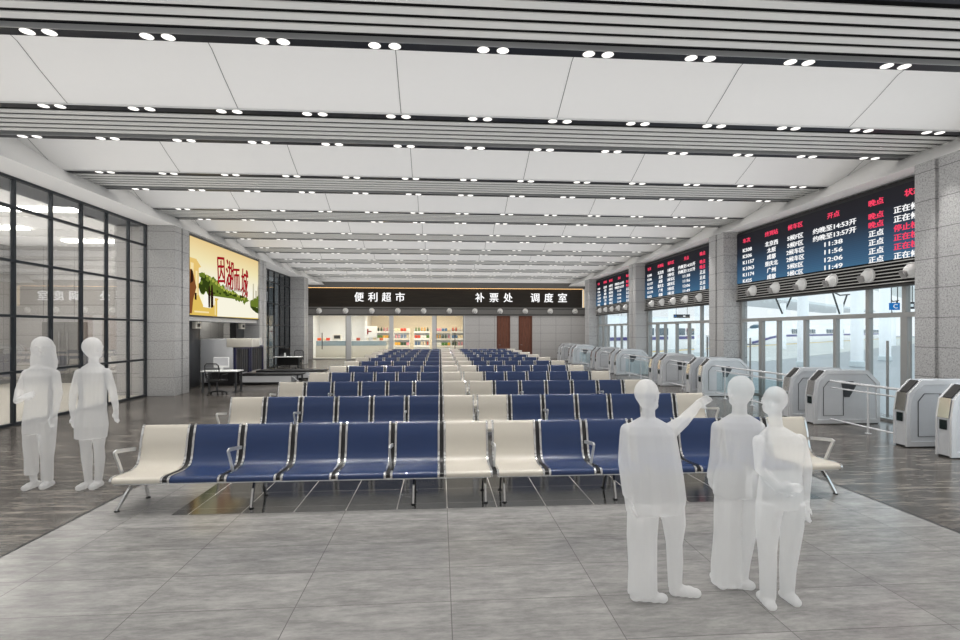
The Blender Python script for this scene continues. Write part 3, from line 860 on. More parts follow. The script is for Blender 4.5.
# end returns beyond the last pillars
struct(MB().box(-10.6, -10.4, 35.7, FAR, 0, 5.6).build('wall_left', M['granite_wall'], smooth=False))
struct(MB().box(11.3, 11.5, 35.7, FAR, 0, 5.6).build('wall_right', M['granite_wall'], smooth=False))
struct(MB().box(-10.6, -9.5, 35.65, 35.75, 0, 5.6).build('wall_left_return', M['granite_wall'], smooth=False))

# shop interior
YB = 48.0
struct(MB().box(-10.4, 2.0, YB, YB + 0.2, 0, 4).build('wall_shop', M['store_wall'], smooth=False))
struct(MB().box(-10.6, -10.4, FAR, YB, 0, 4).build('wall_shop_side', M['store_cool'], smooth=False))
struct(MB().box(2.0, 2.2, FAR, YB, 0, 4).build('wall_shop_end', M['store_wall'], smooth=False))
struct(MB().quad((-10.4, FAR - 0.3, 0.003), (2.0, FAR - 0.3, 0.003), (2.0, YB, 0.003), (-10.4, YB, 0.003)).build('floor', M['store_floor'], smooth=False))
struct(MB().box(-10.4, 2.0, FAR + 0.3, YB, 3.55, 3.7).build('ceiling', M['store_ceiling'], smooth=False))
struct(MB().box(-6.3, -6.1, 45.2, YB, 0, 3.55).build('wall_shop_divider', M['store_cool'], smooth=False))
struct(MB().box(-10.4, -6.3, 46.8, 46.9, 0, 3.55).build('wall_shop_back', M['store_cool'], smooth=False))
def area(name, loc, sx, sy, e, col, rot=(0, 0, 0)):
    l = bpy.data.lights.new(name, 'AREA'); l.shape = 'RECTANGLE'; l.size = sx; l.size_y = sy; l.energy = e; l.color = col
    o = bpy.data.objects.new(name, l); o.location = loc; o.rotation_euler = rot; COL.objects.link(o)
    return o
area('shop ceiling light', (-3.0, 43.5, 3.5), 6.0, 2.0, 130, (1, 0.88, 0.70))
area('deli ceiling light', (-8.3, 43.5, 3.5), 3.4, 2.0, 100, (1, 0.98, 0.95))
for k in range(8):
    t = thing('wall_washer', 'small warm ceiling spot over the shop back shelves, %s from the counter side' % ORD[k], 'ceiling spot', (-5.6 + k * 1.0, 47.5, 3.55), group='shop ceiling spots')
    MB().lathe([(0.07, 0), (0.07, -0.1), (0.055, -0.12)], seg=12).build('housing', M['white'], t)
    MB().lathe([(0.05, -0.121), (0.0, -0.124)], seg=12).build('lens', M['lamp'], t)
    sl = bpy.data.lights.new('shop wall spot', 'SPOT'); sl.energy = 45; sl.spot_size = R(60); sl.spot_blend = 0.6; sl.color = (1, 0.82, 0.55); sl.shadow_soft_size = 0.03
    o = bpy.data.objects.new('shop wall spot', sl); o.location = (-5.6 + k * 1.0, 47.5, 3.4); o.rotation_euler = (R(-14), 0, 0); COL.objects.link(o)
t = thing('shop_counter', 'long pale shop counter with a glass display top inside the glass doors', 'counter', (-9.9, 43.2, 0))
MB().box(0, 5.6, 0, 0.8, 0, 0.95).build('cabinet', M['beige'], t, bevel=0.01)
MB().box(0.02, 5.58, 0.05, 0.75, 0.95, 1.32).build('glass_case', M['counter_glass'], t, bevel=0.02)
MB().box(-0.03, 5.63, -0.03, 0.83, 1.32, 1.36).build('top', M['white'], t, smooth=False)
t = thing('price_screen', 'white upright price screen with a red mark on the shop counter', 'screen', (-5.6, 43.6, 1.36))
MB().box(-0.5, 0.5, 0, 0.06, 0.25, 1.15).build('panel', M['white'], t, bevel=0.01)
MB().box(-0.3, -0.2, -0.008, 0.0, 0.5, 0.95).build('red_mark', M['ad_red'], t, smooth=False)
MB().box(-0.2, 0.05, -0.008, 0.0, 0.7, 0.78).build('red_mark', M['ad_red'], t, smooth=False)
MB().box(-0.15, 0.15, 0, 0.06, 0, 0.25).build('stand', M['steel_panel'], t, smooth=False)
t = thing('till', 'small grey till with a dark screen on the shop counter', 'till', (-8.3, 43.6, 1.36))
MB().box(-0.35, 0.35, 0, 0.3, 0, 0.5).build('case', M['beige'], t, bevel=0.02)
MB().box(-0.25, 0.25, -0.012, 0.0, 0.15, 0.42).build('screen', M['dgrey'], t, smooth=False)
for k, (x, c, s) in enumerate(((-9.7, (226, 96, 40), 'orange'), (-9.35, (222, 204, 170), 'cream'), (-9.0, (214, 70, 44), 'red'), (-6.6, (180, 80, 60), 'brown'), (-4.75, (196, 110, 70), 'tan'))):
    o = MB().box(-0.14, 0.14, -0.1, 0.1, 0, 0.22).build('food_box', plain('box ' + s, c, 0.5), loc=(x, 43.55, 1.36), bevel=0.01)
    tag(o, '%s food box standing on the glass counter in the shop' % s, 'box', 'food boxes on the counter')
GOODS = [plain('goods %d' % i, c, 0.4) for i, c in enumerate(((214, 84, 64), (238, 236, 228), (92, 132, 72), (232, 176, 74), (60, 84, 62), (226, 150, 160), (96, 130, 170), (244, 226, 190)))]
GN = ['red', 'white', 'green', 'yellow', 'dark green', 'pink', 'blue', 'cream']
bottle_me = {}
def good(i, kind):
    if (i, kind) not in bottle_me:
        if kind == 'bottle':
            o = MB().lathe([(0.055, 0), (0.06, 0.02), (0.06, 0.24), (0.025, 0.32), (0.025, 0.38)], seg=10).build('bottle', GOODS[i])
        else:
            o = MB().box(-0.11, 0.11, -0.09, 0.09, 0, 0.26).build('carton', GOODS[i], bevel=0.008)
        bottle_me[(i, kind)] = o
        return o
    o = bottle_me[(i, kind)].copy(); COL.objects.link(o)
    return o
units = [(-5.5, 46.6), (-3.9, 45.6), (-2.2, 45.6), (-0.4, 44.6), (0.95, 44.6)]
for u, (x, y) in enumerate(units):
    t = thing('shelf_unit', 'white stepped shop shelf unit with goods, %s from the counter' % ORD[u], 'shelf', (x, y, 0), group='shop shelf units')
    wd = 1.3
    MB().box(0, wd, 0.4, 0.45, 0, 2.3).build('back_panel', M['white'], t, smooth=False)
    for xx in (0, wd): MB().box(xx - 0.02, xx + 0.02, 0, 0.45, 0, 2.3).build('side_panel', M['white'], t, smooth=False)
    for z in (0.25, 0.9, 1.5, 2.1):
        s = MB().box(0.02, wd - 0.02, 0, 0.4, z - 0.03, z).build('shelf', M['white'], t, smooth=False)
        MB().box(0.02, wd - 0.02, -0.02, 0.0, z - 0.14, z + 0.02).build('price_strip', M['beige'] if u % 2 else M['white'], s, smooth=False)
    for li, z in enumerate((0.9, 1.5, 2.1)):
        kind = 'bottle' if (u + li) % 2 == 0 else 'carton'
        for q in range(5):
            ci = (u * 3 + li * 2 + (q // 2)) % 8
            o = good(ci, kind); o.location = (x + 0.15 + q * 0.25, y + 0.16, z)
            tag(o, '%s %s, %s along the %s shelf of the %s shop unit' % (GN[ci], kind, ORD[q], ('lower', 'middle', 'top')[li], ORD[u]), kind, 'goods on the shop shelves')

# ------------------------------------------------------------------ right wall bays: board, grille, nozzles, window
BX = 10.4
ROWS = [('K508', '北京西', '5候F区', '约晚至14:53开', '晚点', '正在候车'), ('K506', '太原', '5候F区', '约晚至13:57开', '晚点', '正在候车'), ('K1157', '成都', '2候车区', '11:38', '正点', '停止检票'),
        ('K1063', '重庆北', '2候车区', '11:56', '正点', '正在检票'), ('K1174', '广州', '5候E区', '12:06', '正点', '正在检票'), ('K425', '成都', '5候C区', '11:49', '正点', '正在候车')]
HEAD = ('车次', '终到站', '候车区', '开点', '晚点', '状态')
COLS = [(17.51, 16.87), (16.27, 15.62), (15.21, 14.44), (14.08, 12.54), (12.16, 11.70), (11.43, 10.40)]
WID = {'约晚至14:53开': 1.54, '约晚至13:57开': 1.54}
NB = ('nearest to the camera', 'second from the camera', 'third from the camera')
NBS = ('nearest', 'middle', 'far')
rotR = (PI / 2, 0, -PI / 2)
for bay in range(3):
    dy = (0, 8.40, 16.83)[bay]
    ya, yb = PY[bay] + 1.0, PY[bay + 1]
    brd = thing('departure_board', 'LED departure board with red and white train times, %s' % NB[bay], 'display board', (BX, 0, 3.78), group='LED departure boards')
    MB().box(0.03, 0.2, ya, yb, 0, 1.75).build('cabinet', M['black'], brd, smooth=False)
    MB().box(0.0, 0.03, ya, yb - 0.05, 0.0, 1.66).build('screen', M['led'], brd, smooth=False)
    red, white = [], []
    def put(dst, s, y, z, wd):
        dst.append((s, -y, z, (wd,)))
    rows_z = [5.22] + [4.90 - 0.21 * i for i in range(6)]
    for c, (y0, y1) in enumerate(COLS):
        cy = (y0 + y1) / 2
        for r in range(7):
            s = HEAD[c] if r == 0 else ROWS[r - 1][c]
            wd = WID.get(s)
            if wd is None:
                wd = sum(0.128 if ch.isascii() else 0.215 for ch in s)
            if c == 5: ys = y0
            elif c == 0: ys = y0
            else: ys = cy + wd / 2
            if r == 0 and c == 5: ys = 11.15
            isred = r == 0 or (c == 4 and r <= 2) or (c == 5 and r in (3, 4, 5))
            put(red if isred else white, s, ys + dy, rows_z[r] - 3.78 - 0.07, wd)
    text_mesh('red_lettering', red, 0.168, M['led_red'], brd, rotR, (-0.004, 0, 0), 0.003, 0.012)
    text_mesh('white_lettering', white, 0.168, M['led_white'], brd, rotR, (-0.004, 0, 0), 0.003, 0.012)
    gr = thing('air_grille', 'dark slatted air grille under the departure board %s' % NB[bay], 'grille', (BX, 0, 3.2), group='air grilles under the boards')
    MB().box(0.06, 0.2, ya, yb, 0, 0.58).build('backing', M['grille_back'], gr, smooth=False)
    for i in range(7):
        z = 0.03 + i * 0.08
        MB().box(0.0, 0.03, ya, yb, z, z + 0.022).build('slat', M['grille'], gr, smooth=False)
    MB().box(-0.01, 0.2, ya, yb, -0.05, 0.0).build('lower_edge', M['dgrey'], gr, smooth=False)
    for i in range(6):
        y = 16.88 + dy - 1.19 * i
        place_nozzle((BX - 0.0, y, 3.475), 0, 'white round air nozzle, %s from the far end under the %s departure board' % (ORD[i], NBS[bay]), 'air nozzles under the boards', 1.06)
    w = bpy.data.objects.new('window_%d' % (bay + 4), None); COL.objects.link(w); struct(w)
    dd = dy
    lower = [17.2 + 0.66, 16.75, 15.85, 14.62, 13.45, 12.36, 11.32]
    for i, y in enumerate(lower):
        wdt = 0.09 if i in (1, 6) else 0.05
        struct(MB().box(XR - 0.06, XR + 0.06, y + dd - wdt, y + dd + wdt, 0, 2.45).build('mullion', M['mullion'], w, smooth=False))
    for y in (17.86, 12.36, 11.32):
        struct(MB().box(XR - 0.06, XR + 0.06, y + dd - 0.05, y + dd + 0.05, 2.55, 3.2).build('mullion', M['mullion'], w, smooth=False))
    struct(MB().box(XR - 0.07, XR + 0.07, ya, yb, 2.45, 2.56).build('transom', M['mullion'], w, smooth=False))
    struct(MB().box(XR - 0.07, XR + 0.07, ya, yb, 0, 0.06).build('sill', M['mullion'], w, smooth=False))
    struct(MB().box(XR - 0.008, XR + 0.008, ya, yb, 0.06, 3.2).build('glass_pane', M['glass'], w, smooth=False))
    for y in (17.2, 16.42, 11.68, 11.08):
        struct(MB().box(XR - 0.15, XR - 0.11, y + dd - 0.02, y + dd + 0.02, 0.1, 1.9).build('door_handle', M['mullion'], w, smooth=False))
    struct(MB().box(XR + 0.0, XR + 0.3, ya, yb, 3.2, 5.6).build('wall_right', M['dgrey'], smooth=False))

# ------------------------------------------------------------------ ticket gates
def chamfer_poly(i):
    """side outline of a cabinet inset by i"""
    return [(0 + i, 0.02 + i), (0 + i, 0.66), (0.05 + i, 0.98 - i * 0.2), (0.30 + i * 0.4, 1.23 - i), (1.30 - i * 0.4, 1.23 - i), (1.60 - i, 0.95 - i * 0.4), (1.60 - i, 0.02 + i)]
def make_gate():
    t = thing('ticket_gate', 'x', 'ticket gate')
    W = 0.28
    MB().prism([(x, z) for x, z in chamfer_poly(0.015)], 1, 0.015, W - 0.015).build('cabinet', M['steel_panel'], t, smooth=False)
    # broad bright rim that runs up the front, over the top and down the back on both sides
    for y0, y1 in ((-0.005, 0.03), (W - 0.03, W + 0.005)):
        o, i_ = chamfer_poly(0.0), chamfer_poly(0.085)
        b = MB()
        A = [[b.bm.verts.new((x, y, z)) for x, z in pl] for y in (y0, y1) for pl in (o, i_)]
        n = len(o)
        for k in range(n):
            k2 = (k + 1) % n
            b.face([A[0][k], A[0][k2], A[1][k2], A[1][k]]); b.face([A[2][k], A[2][k2], A[3][k2], A[3][k]])
            b.face([A[0][k], A[0][k2], A[2][k2], A[2][k]]); b.face([A[1][k], A[1][k2], A[3][k2], A[3][k]])
        b.build('rim', M['steel'], t, smooth=False)
        y = y0 if y0 < 0.1 else y1
        s = -1 if y0 < 0.1 else 1
        pl = [(0.24, 0.2), (0.24, 0.84), (0.36, 0.98), (0.72, 0.98), (0.72, 0.2)]
        yy = 0.012 if s < 0 else W - 0.012
        b = MB().bar([(x, yy, z) for x, z in pl], 0.012, 0.012, closed=True, up=(0, 1, 0))
        b.build('panel_joint', M['steel_dark'], t, smooth=False)
        fl = [(0.66, 0.98), (0.95, 0.98), (1.02, 0.88), (0.86, 0.62), (0.74, 0.62)]
        MB().prism(fl, 1, yy - 0.012, yy + 0.012).build('flap', M['steel_dark'], t, smooth=False)
    h = MB().prism([(-0.012, 0.67), (0.04, 1.0), (0.06, 1.0), (0.02, 0.67)], 1, 0.04, W - 0.04).build('front_head', M['chrome'], t, smooth=False)
    MB().prism([(0.06, 1.01), (0.28, 1.225), (0.29, 1.21), (0.07, 1.0)], 1, 0.06, W - 0.06).build('ticket_slot', M['dgrey'], t, smooth=False)
    MB().box(-0.006, 0.02, 0.09, W - 0.07, 0.47, 0.63).build('reader', M['reader'], t, smooth=False)
    MB().box(0.03, 1.57, 0.02, W - 0.02, 0, 0.04).build('plinth', M['black'], t, smooth=False)
    return t
gate = freeze(make_gate()); first = True
gy = []
for k in range(4):
    for y in (8.2, 9.05, 11.45, 12.3): gy.append(y + 8.43 * k)
for i, y in enumerate(gy):
    o = gate if first else copy_tree(gate); first = False
    o.location = (8.48, y, 0)
    tag(o, 'brushed steel ticket gate cabinet, %s from the camera along the platform windows' % ORD[i], 'ticket gate', 'ticket gates along the windows')

def railing(label, x, y0, y1, posts, glass_pane=True):
    t = thing('handrail', label, 'railing', (x, y0, 0), group='steel railings between the gates')
    L = y1 - y0
    for z, r in ((1.0, 0.025), (0.85, 0.018), (0.13, 0.018)):
        MB().tube([(0, 0, z), (0, L, z)], r).build('rail', M['steel'], t)
    for y in posts:
        MB().tube([(0, y - y0, 0), (0, y - y0, 1.0)], 0.022).build('post', M['steel'], t)
        MB().lathe([(0.06, 0), (0.06, 0.012), (0.03, 0.02)], (0, y - y0, 0), seg=12).build('foot_plate', M['steel'], t)
    if glass_pane:
        MB().box(-0.005, 0.005, 0.1, L - 0.1, 0.2, 0.8).build('glass_panel', M['glass_rail'], t, smooth=False)
for k in range(4):
    d_ = 8.43 * k
    if k < 4: railing('short steel railing in the gap of the %s group of ticket gates' % ORD[k], 8.85, 9.36 + d_, 11.42 + d_, (10.35 + d_,), False)
    if k < 3: railing('long steel and glass railing between the %s and the next gate groups' % ORD[k], 8.92, 12.62 + d_, 16.6 + d_, (13.1 + d_, 14.55 + d_, 16.0 + d_))

# ------------------------------------------------------------------ outside: plaza, platform, trains, columns
DIR = Vector((0.765, 0.644, 0)).normalized(); NOR = Vector((-DIR.y, DIR.x, 0))
struct(MB().quad((XR + 0.1, -10, -0.02), (200, -10, -0.02), (200, 260, -0.02), (XR + 0.1, 260, -0.02)).build('ground', M['plaza'], smooth=False))
A0 = Vector((23.2, 36, 0)); RZ = math.atan2(DIR.y, DIR.x)
def strip(name, mat, off0, off1, z, a=-1, c=170):
    b = MB(); p = [A0 + DIR * s + NOR * o for s, o in ((a, off0), (c, off0), (c, off1), (a, off1))]
    b.prism([(v.x, v.y) for v in p], 2, z - 0.05, z)
    return struct(b.build(name, mat, smooth=False))
off_y = (Vector((49.7, 77, 0)) - A0).dot(NOR)
strip('platform_ground', M['platform'], 0, off_y + 3, 0.0)
strip('platform_line', M['yellow'], off_y - 0.9, off_y - 0.2, 0.03)
def train(label, s0, s1, off, nose):
    """streamlined white train along DIR; s measured from A0"""
    o = A0 + DIR * s0 + NOR * off
    t = thing('express_train', label, 'train', (o.x, o.y, -0.3), RZ)
    Lh = s1 - s0
    sec = lambda w, h, zb: [(-w, zb), (w, zb), (w * 1.05, zb + h * 0.35), (w * 0.95, zb + h * 0.72), (w * 0.6, zb + h * 0.97), (0, zb + h), (-w * 0.6, zb + h * 0.97), (-w * 0.95, zb + h * 0.72), (-w * 1.05, zb + h * 0.35)]
    st = [(0, 0.25, 0.6, 0.5), (1.2, 0.7, 1.2, 0.4), (4, 1.2, 2.4, 0.35), (8, 1.55, 3.4, 0.3), (12, 1.68, 3.8, 0.3), (Lh, 1.68, 3.8, 0.3)] if nose else [(0, 1.68, 3.8, 0.3), (Lh, 1.68, 3.8, 0.3)]
    b = MB(); rings = []
    for x, w, h, zb in st:
        rings.append([b.bm.verts.new((x, y, z)) for y, z in sec(w, h, zb)])
    for P, Q in zip(rings, rings[1:]):
        for k in range(9): b.face([P[k], P[(k + 1) % 9], Q[(k + 1) % 9], Q[k]])
    b.face(rings[0]); b.face(rings[-1][::-1])
    b.build('car_body', M['train_white'], t, angle=60)
    x0 = 13 if nose else 1
    for sd in (-1, 1):
        if nose:
            MB().bar([(1.6, sd * 0.95, 0.62), (4.5, sd * 1.34, 0.9), (8, sd * 1.68, 1.35), (12, sd * 1.78, 1.62), (Lh, sd * 1.78, 1.62)], 0.05, 0.34).build('stripe', M['train_blue'], t)
        else:
            MB().bar([(0, sd * 1.78, 1.62), (Lh, sd * 1.78, 1.62)], 0.05, 0.34).build('stripe', M['train_blue'], t)
        x = x0 + 6
        while x < Lh - 8 and x < 120:
            for q in range(6):
                MB().box(x + q * 2.6, x + q * 2.6 + 2.0, sd * 1.76 - 0.05, sd * 1.76 + 0.05, 1.95, 2.75).build('window', M['train_window'], t, smooth=False)
            x += 24
    if nose:
        MB().ball((6.3, 0, 3.0), 2.0, 0.85, 0.5, 14, 8).build('windscreen', M['train_window'], t)
    MB().box(2 if nose else 0, Lh, -1.3, 1.3, 0.0, 0.4).build('underframe', M['dgrey'], t, smooth=False)
    return t
s_n = (Vector((49.7, 77, 0)) - A0).dot(DIR)
train('white express train with a blue stripe and pointed nose beyond the nearest window', s_n - 1.5, 160, off_y + 3.2, True)
train('second white train seen through the farther windows beyond the platform', 5, s_n - 22, off_y + 3.4, False)
def at_px(px, y):
    u = (px - 480) / 530
    a = math.atan(u) + TH
    return math.tan(a) * y
for k, (px, y, r) in enumerate(((803, 30, 0.3), (857, 30, 0.33), (885, 36, 0.36), (673, 52, 0.45), (700, 44, 0.45), (608, 70, 0.5))):
    t = thing('platform_column', 'round white platform column outside the windows, %s of six' % ORD[k], 'column', (at_px(px, y), y, 0), group='white platform columns')
    MB().lathe([(r, 0), (r, 9.0)], seg=20).build('shaft', M['plat_white'], t)
    MB().lathe([(r + 0.06, 0), (r + 0.06, 0.3), (r, 0.34)], seg=20).build('base_ring', M['roof_under'], t)
for k, (px, y) in enumerate(((783, 60), (840, 60), (893, 72))):
    x = at_px(px, y)
    t = thing('roof_support', 'thin white mast with dark V-shaped roof struts beyond the windows, %s of three' % ORD[k], 'mast', (x, y, 0), RZ, group='V strut roof masts')
    MB().tube([(0, 0, 0), (0, 0, 5.4)], 0.35).build('mast', M['plat_white'], t)
    for s in (-1, 1):
        MB().tube([(0, 0, 4.0), (s * 3.6, 0, 6.6)], 0.1).build('strut', M['truss'], t)
        MB().tube([(0, 0, 6.4), (s * 5.0, 0, 6.75)], 0.08).build('tie_bar', M['truss'], t)
# high canopy over the tracks
for k, (o0, o1, zz) in enumerate(((off_y + 6, off_y + 20, 8.2), (off_y - 14, off_y - 8, 9.6))):
    b = MB(); p = [A0 + DIR * s + NOR * o for s, o in ((15, o0), (170, o0), (170, o1), (15, o1))]
    b.prism([(v.x, v.y) for v in p], 2, zz, zz + 0.5)
    o = b.build('platform_canopy', M['roof_under'], smooth=False)
    tag(o, ('long pale canopy roof over the tracks beyond the trains', 'long narrow pale canopy roof over the platform in front of the trains')[k], 'roof')
def hang_sign(label, px, y, z, wd, hg, face, txt, marks=()):
    x = at_px(px, y)
    t = thing('platform_sign', label, 'sign', (x, y, z), 0)
    MB().box(-wd / 2, wd / 2, 0, 0.12, 0, hg).build('board', face, t, smooth=False)
    for s in (-1, 1): MB().tube([(s * wd * 0.35, 0.06, hg), (s * wd * 0.35, 0.06, hg + 1.6)], 0.02).build('hanger', M['dgrey'], t)
    for x0_, x1_, m_ in marks: MB().box(x0_, x1_, -0.012, 0.0, hg * 0.3, hg * 0.7).build('sign_mark', m_, t, smooth=False)
    for s_, x0_, w_, h_ in txt:
        text_mesh('lettering', [(s_, 0, 0, (w_,))], h_, M['led_white'], t, rotF, (x0_, -0.01, hg * 0.22), 0.004)
hang_sign('blue platform sign with a white symbol outside the nearest window', 895.5, 24, 3.15, 0.46, 0.34, M['sign_blue'], (('C', -0.12, 0.22, 0.3),))
hang_sign('black platform sign with pale marks beside the blue sign', 910.5, 24, 3.2, 0.42, 0.34, M['sign_black'], (), ((-0.16, -0.03, M['roof_under']), (0.0, 0.15, M['roof_under'])))
hang_sign('long dark platform sign with a blue end square outside the middle window', 682, 44, 3.25, 1.4, 0.3, M['sign_black'], (), ((-0.66, -0.5, M['sign_blue']), (0.1, 0.3, M['led_white'])))
hang_sign('small dark platform sign outside the farthest window', 620, 60, 2.5, 0.6, 0.25, M['sign_black'], ())

# ------------------------------------------------------------------ the translucent standing figures
def hand(b, wrist, tip_dir, spread_dir, k=1.0, curl=0.25, point=False):
    """palm and five bent fingers"""
    w = Vector(wrist); d = Vector(tip_dir).normalized(); s = Vector(spread_dir); s = (s - d * s.dot(d)).normalized(); n = d.cross(s)
    palm = [w + d * 0.0, w + d * 0.05 * k, w + d * 0.09 * k]
    for off in (-0.022, 0.0, 0.022):
        b.limb([tuple(p + s * off * k) + (r * k,) for p, r in zip(palm, (0.017, 0.019, 0.016))], 8)
    for i, (off, ln) in enumerate(((-0.031, 0.062), (-0.011, 0.078), (0.010, 0.073), (0.030, 0.058))):
        c = curl * (0.25 if point and i == 0 else (2.6 if point else 1.0))
        p0 = w + d * 0.085 * k + s * off * k
        p1 = p0 + (d * math.cos(c) + n * math.sin(c)) * ln * 0.5 * k + s * off * 0.12
        p2 = p1 + (d * math.cos(2 * c) + n * math.sin(2 * c)) * ln * 0.5 * k
        b.limb([tuple(p0) + (0.0105 * k,), tuple(p1) + (0.0095 * k,), tuple(p2) + (0.008 * k,)], 7)
    p0 = w + d * 0.03 * k - s * 0.03 * k; p1 = p0 + (d * 0.7 - s * 0.8).normalized() * 0.035 * k; p2 = p1 + (d * 0.95 - s * 0.25 + n * 0.2).normalized() * 0.032 * k
    b.limb([tuple(p0) + (0.012 * k,), tuple(p1) + (0.011 * k,), tuple(p2) + (0.009 * k,)], 7)
def shoe(b, heel, toe, k=1.0):
    h = Vector(heel); t = Vector(toe)
    for f, r, z in ((0.0, 0.038, 0.04), (0.3, 0.042, 0.048), (0.62, 0.043, 0.044), (0.9, 0.036, 0.037)):
        p = h.lerp(t, f); b.ball((p.x, p.y, z * k), r * k * 1.25, r * k * 1.25, z * k, 12, 8)
    a = h.lerp(t, 0.05); c = h.lerp(t, 0.9)
    b.limb([(a.x, a.y, 0.04 * k, 0.038 * k), ((a.x + c.x) / 2, (a.y + c.y) / 2, 0.045 * k, 0.042 * k), (c.x, c.y, 0.036 * k, 0.034 * k)], 10)
def head(b, c, k=1.0, face=(0, 1, 0), long_hair=0.0, rx=0.078):
    c = Vector(c); f = Vector(face).normalized(); s = f.cross(Vector((0, 0, 1)))
    b.ball(c, rx * 1.12 * k, 0.098 * k, 0.118 * k, 18, 12)
    b.ball(c - f * 0.012 * k + Vector((0, 0, 0.018 * k)), rx * 1.2 * k, 0.106 * k, 0.108 * k, 18, 12)     # hair cap
    ch = c + f * 0.045 * k - Vector((0, 0, 0.085 * k)); b.ball(ch, 0.052 * k, 0.05 * k, 0.042 * k, 12, 8)      # jaw
    no = c + f * 0.098 * k - Vector((0, 0, 0.02 * k)); b.ball(no, 0.014 * k, 0.018 * k, 0.024 * k, 8, 6)        # nose
    li = c + f * 0.09 * k - Vector((0, 0, 0.062 * k)); b.ball(li, 0.024 * k, 0.012 * k, 0.010 * k, 8, 6)        # mouth
    for q in (-1, 1):
        e = c + s * q * (rx * 1.12) * k - Vector((0, 0, 0.02 * k)); b.ball(e, 0.014 * k, 0.02 * k, 0.032 * k, 8, 6)  # ears
        br = c + s * q * 0.032 * k + f * 0.088 * k + Vector((0, 0, 0.012 * k)); b.ball(br, 0.02 * k, 0.012 * k, 0.008 * k, 8, 6)  # brows
def figure(label, px, feet_y, fill):
    d_ = 530 * HC / (feet_y - 331)
    l_ = (px - 480) / 530 * d_
    X = l_ * math.cos(TH) + d_ * math.sin(TH); Y = d_ * math.cos(TH) - l_ * math.sin(TH)
    b = MB(); fill(b)
    tmp = b.build('person', M['ghost'])
    md = tmp.modifiers.new('union', 'REMESH'); md.mode = 'VOXEL'; md.voxel_size = 0.0085; md.use_smooth_shade = True
    sm = tmp.modifiers.new('soften', 'SMOOTH'); sm.factor = 0.5; sm.iterations = 4
    bpy.context.view_layer.update()
    dg = bpy.context.evaluated_depsgraph_get()
    me = bpy.data.meshes.new_from_object(tmp.evaluated_get(dg))
    bpy.data.objects.remove(tmp)
    me.name = 'person'
    # lowest point on the floor
    zmin = min(v.co.z for v in me.vertices)
    for v in me.vertices: v.co.z -= zmin
    o = bpy.data.objects.new('person', me); COL.objects.link(o)
    o.location = (X, Y, 0.001); o.rotation_euler = (0, 0, -TH)
    tag(o, label, 'person', 'translucent white figures')
    return o

def man_pointing(b):            # local x along the picture, y away from the camera, z up
    head(b, (-0.075, 0.0, 1.625), 1.0, (0.9, 0.4, 0))
    b.loft([(-0.07, 0, 1.40, 0.055, 0.06), (-0.07, 0, 1.57, 0.05, 0.055)])
    b.loft([(-0.02, 0, 0.70, 0.225, 0.15), (-0.015, 0, 0.80, 0.245, 0.16), (-0.03, 0, 1.0, 0.235, 0.15), (-0.055, 0, 1.2, 0.225, 0.145), (-0.065, 0, 1.32, 0.215, 0.13), (-0.07, 0, 1.385, 0.17, 0.11), (-0.07, 0, 1.44, 0.07, 0.07)], 20)
    # trousers
    b.loft([(-0.125, -0.03, 0.06, 0.118, 0.10), (-0.12, -0.02, 0.25, 0.112, 0.10), (-0.12, 0, 0.5, 0.120, 0.11), (-0.11, 0, 0.72, 0.125, 0.125), (-0.08, 0, 0.85, 0.13, 0.13)])
    b.loft([(0.165, 0.06, 0.06, 0.052, 0.06), (0.165, 0.06, 0.28, 0.062, 0.075), (0.155, 0.05, 0.42, 0.062, 0.075), (0.145, 0.03, 0.6, 0.09, 0.10), (0.10, 0.01, 0.78, 0.115, 0.12), (0.07, 0.0, 0.85, 0.11, 0.12)])
    shoe(b, (-0.18, -0.03, 0), (0.045, -0.06, 0)); shoe(b, (0.16, 0.05, 0), (0.335, 0.02, 0))
    # left arm hangs, right arm points
    b.limb([(-0.235, 0, 1.34, 0.06), (-0.262, -0.01, 1.1, 0.052), (-0.25, -0.06, 0.86, 0.042)])
    hand(b, (-0.235, -0.07, 0.84), (0.1, -0.1, -1), (0, 1, 0))
    b.limb([(0.10, 0.0, 1.335, 0.066), (0.26, 0.14, 1.39, 0.052), (0.40, 0.28, 1.46, 0.042), (0.46, 0.34, 1.495, 0.033)])
    hand(b, (0.46, 0.34, 1.495), (0.8, 0.4, 0.35), (0, 0.2, 1), 1.0, 0.3, True)
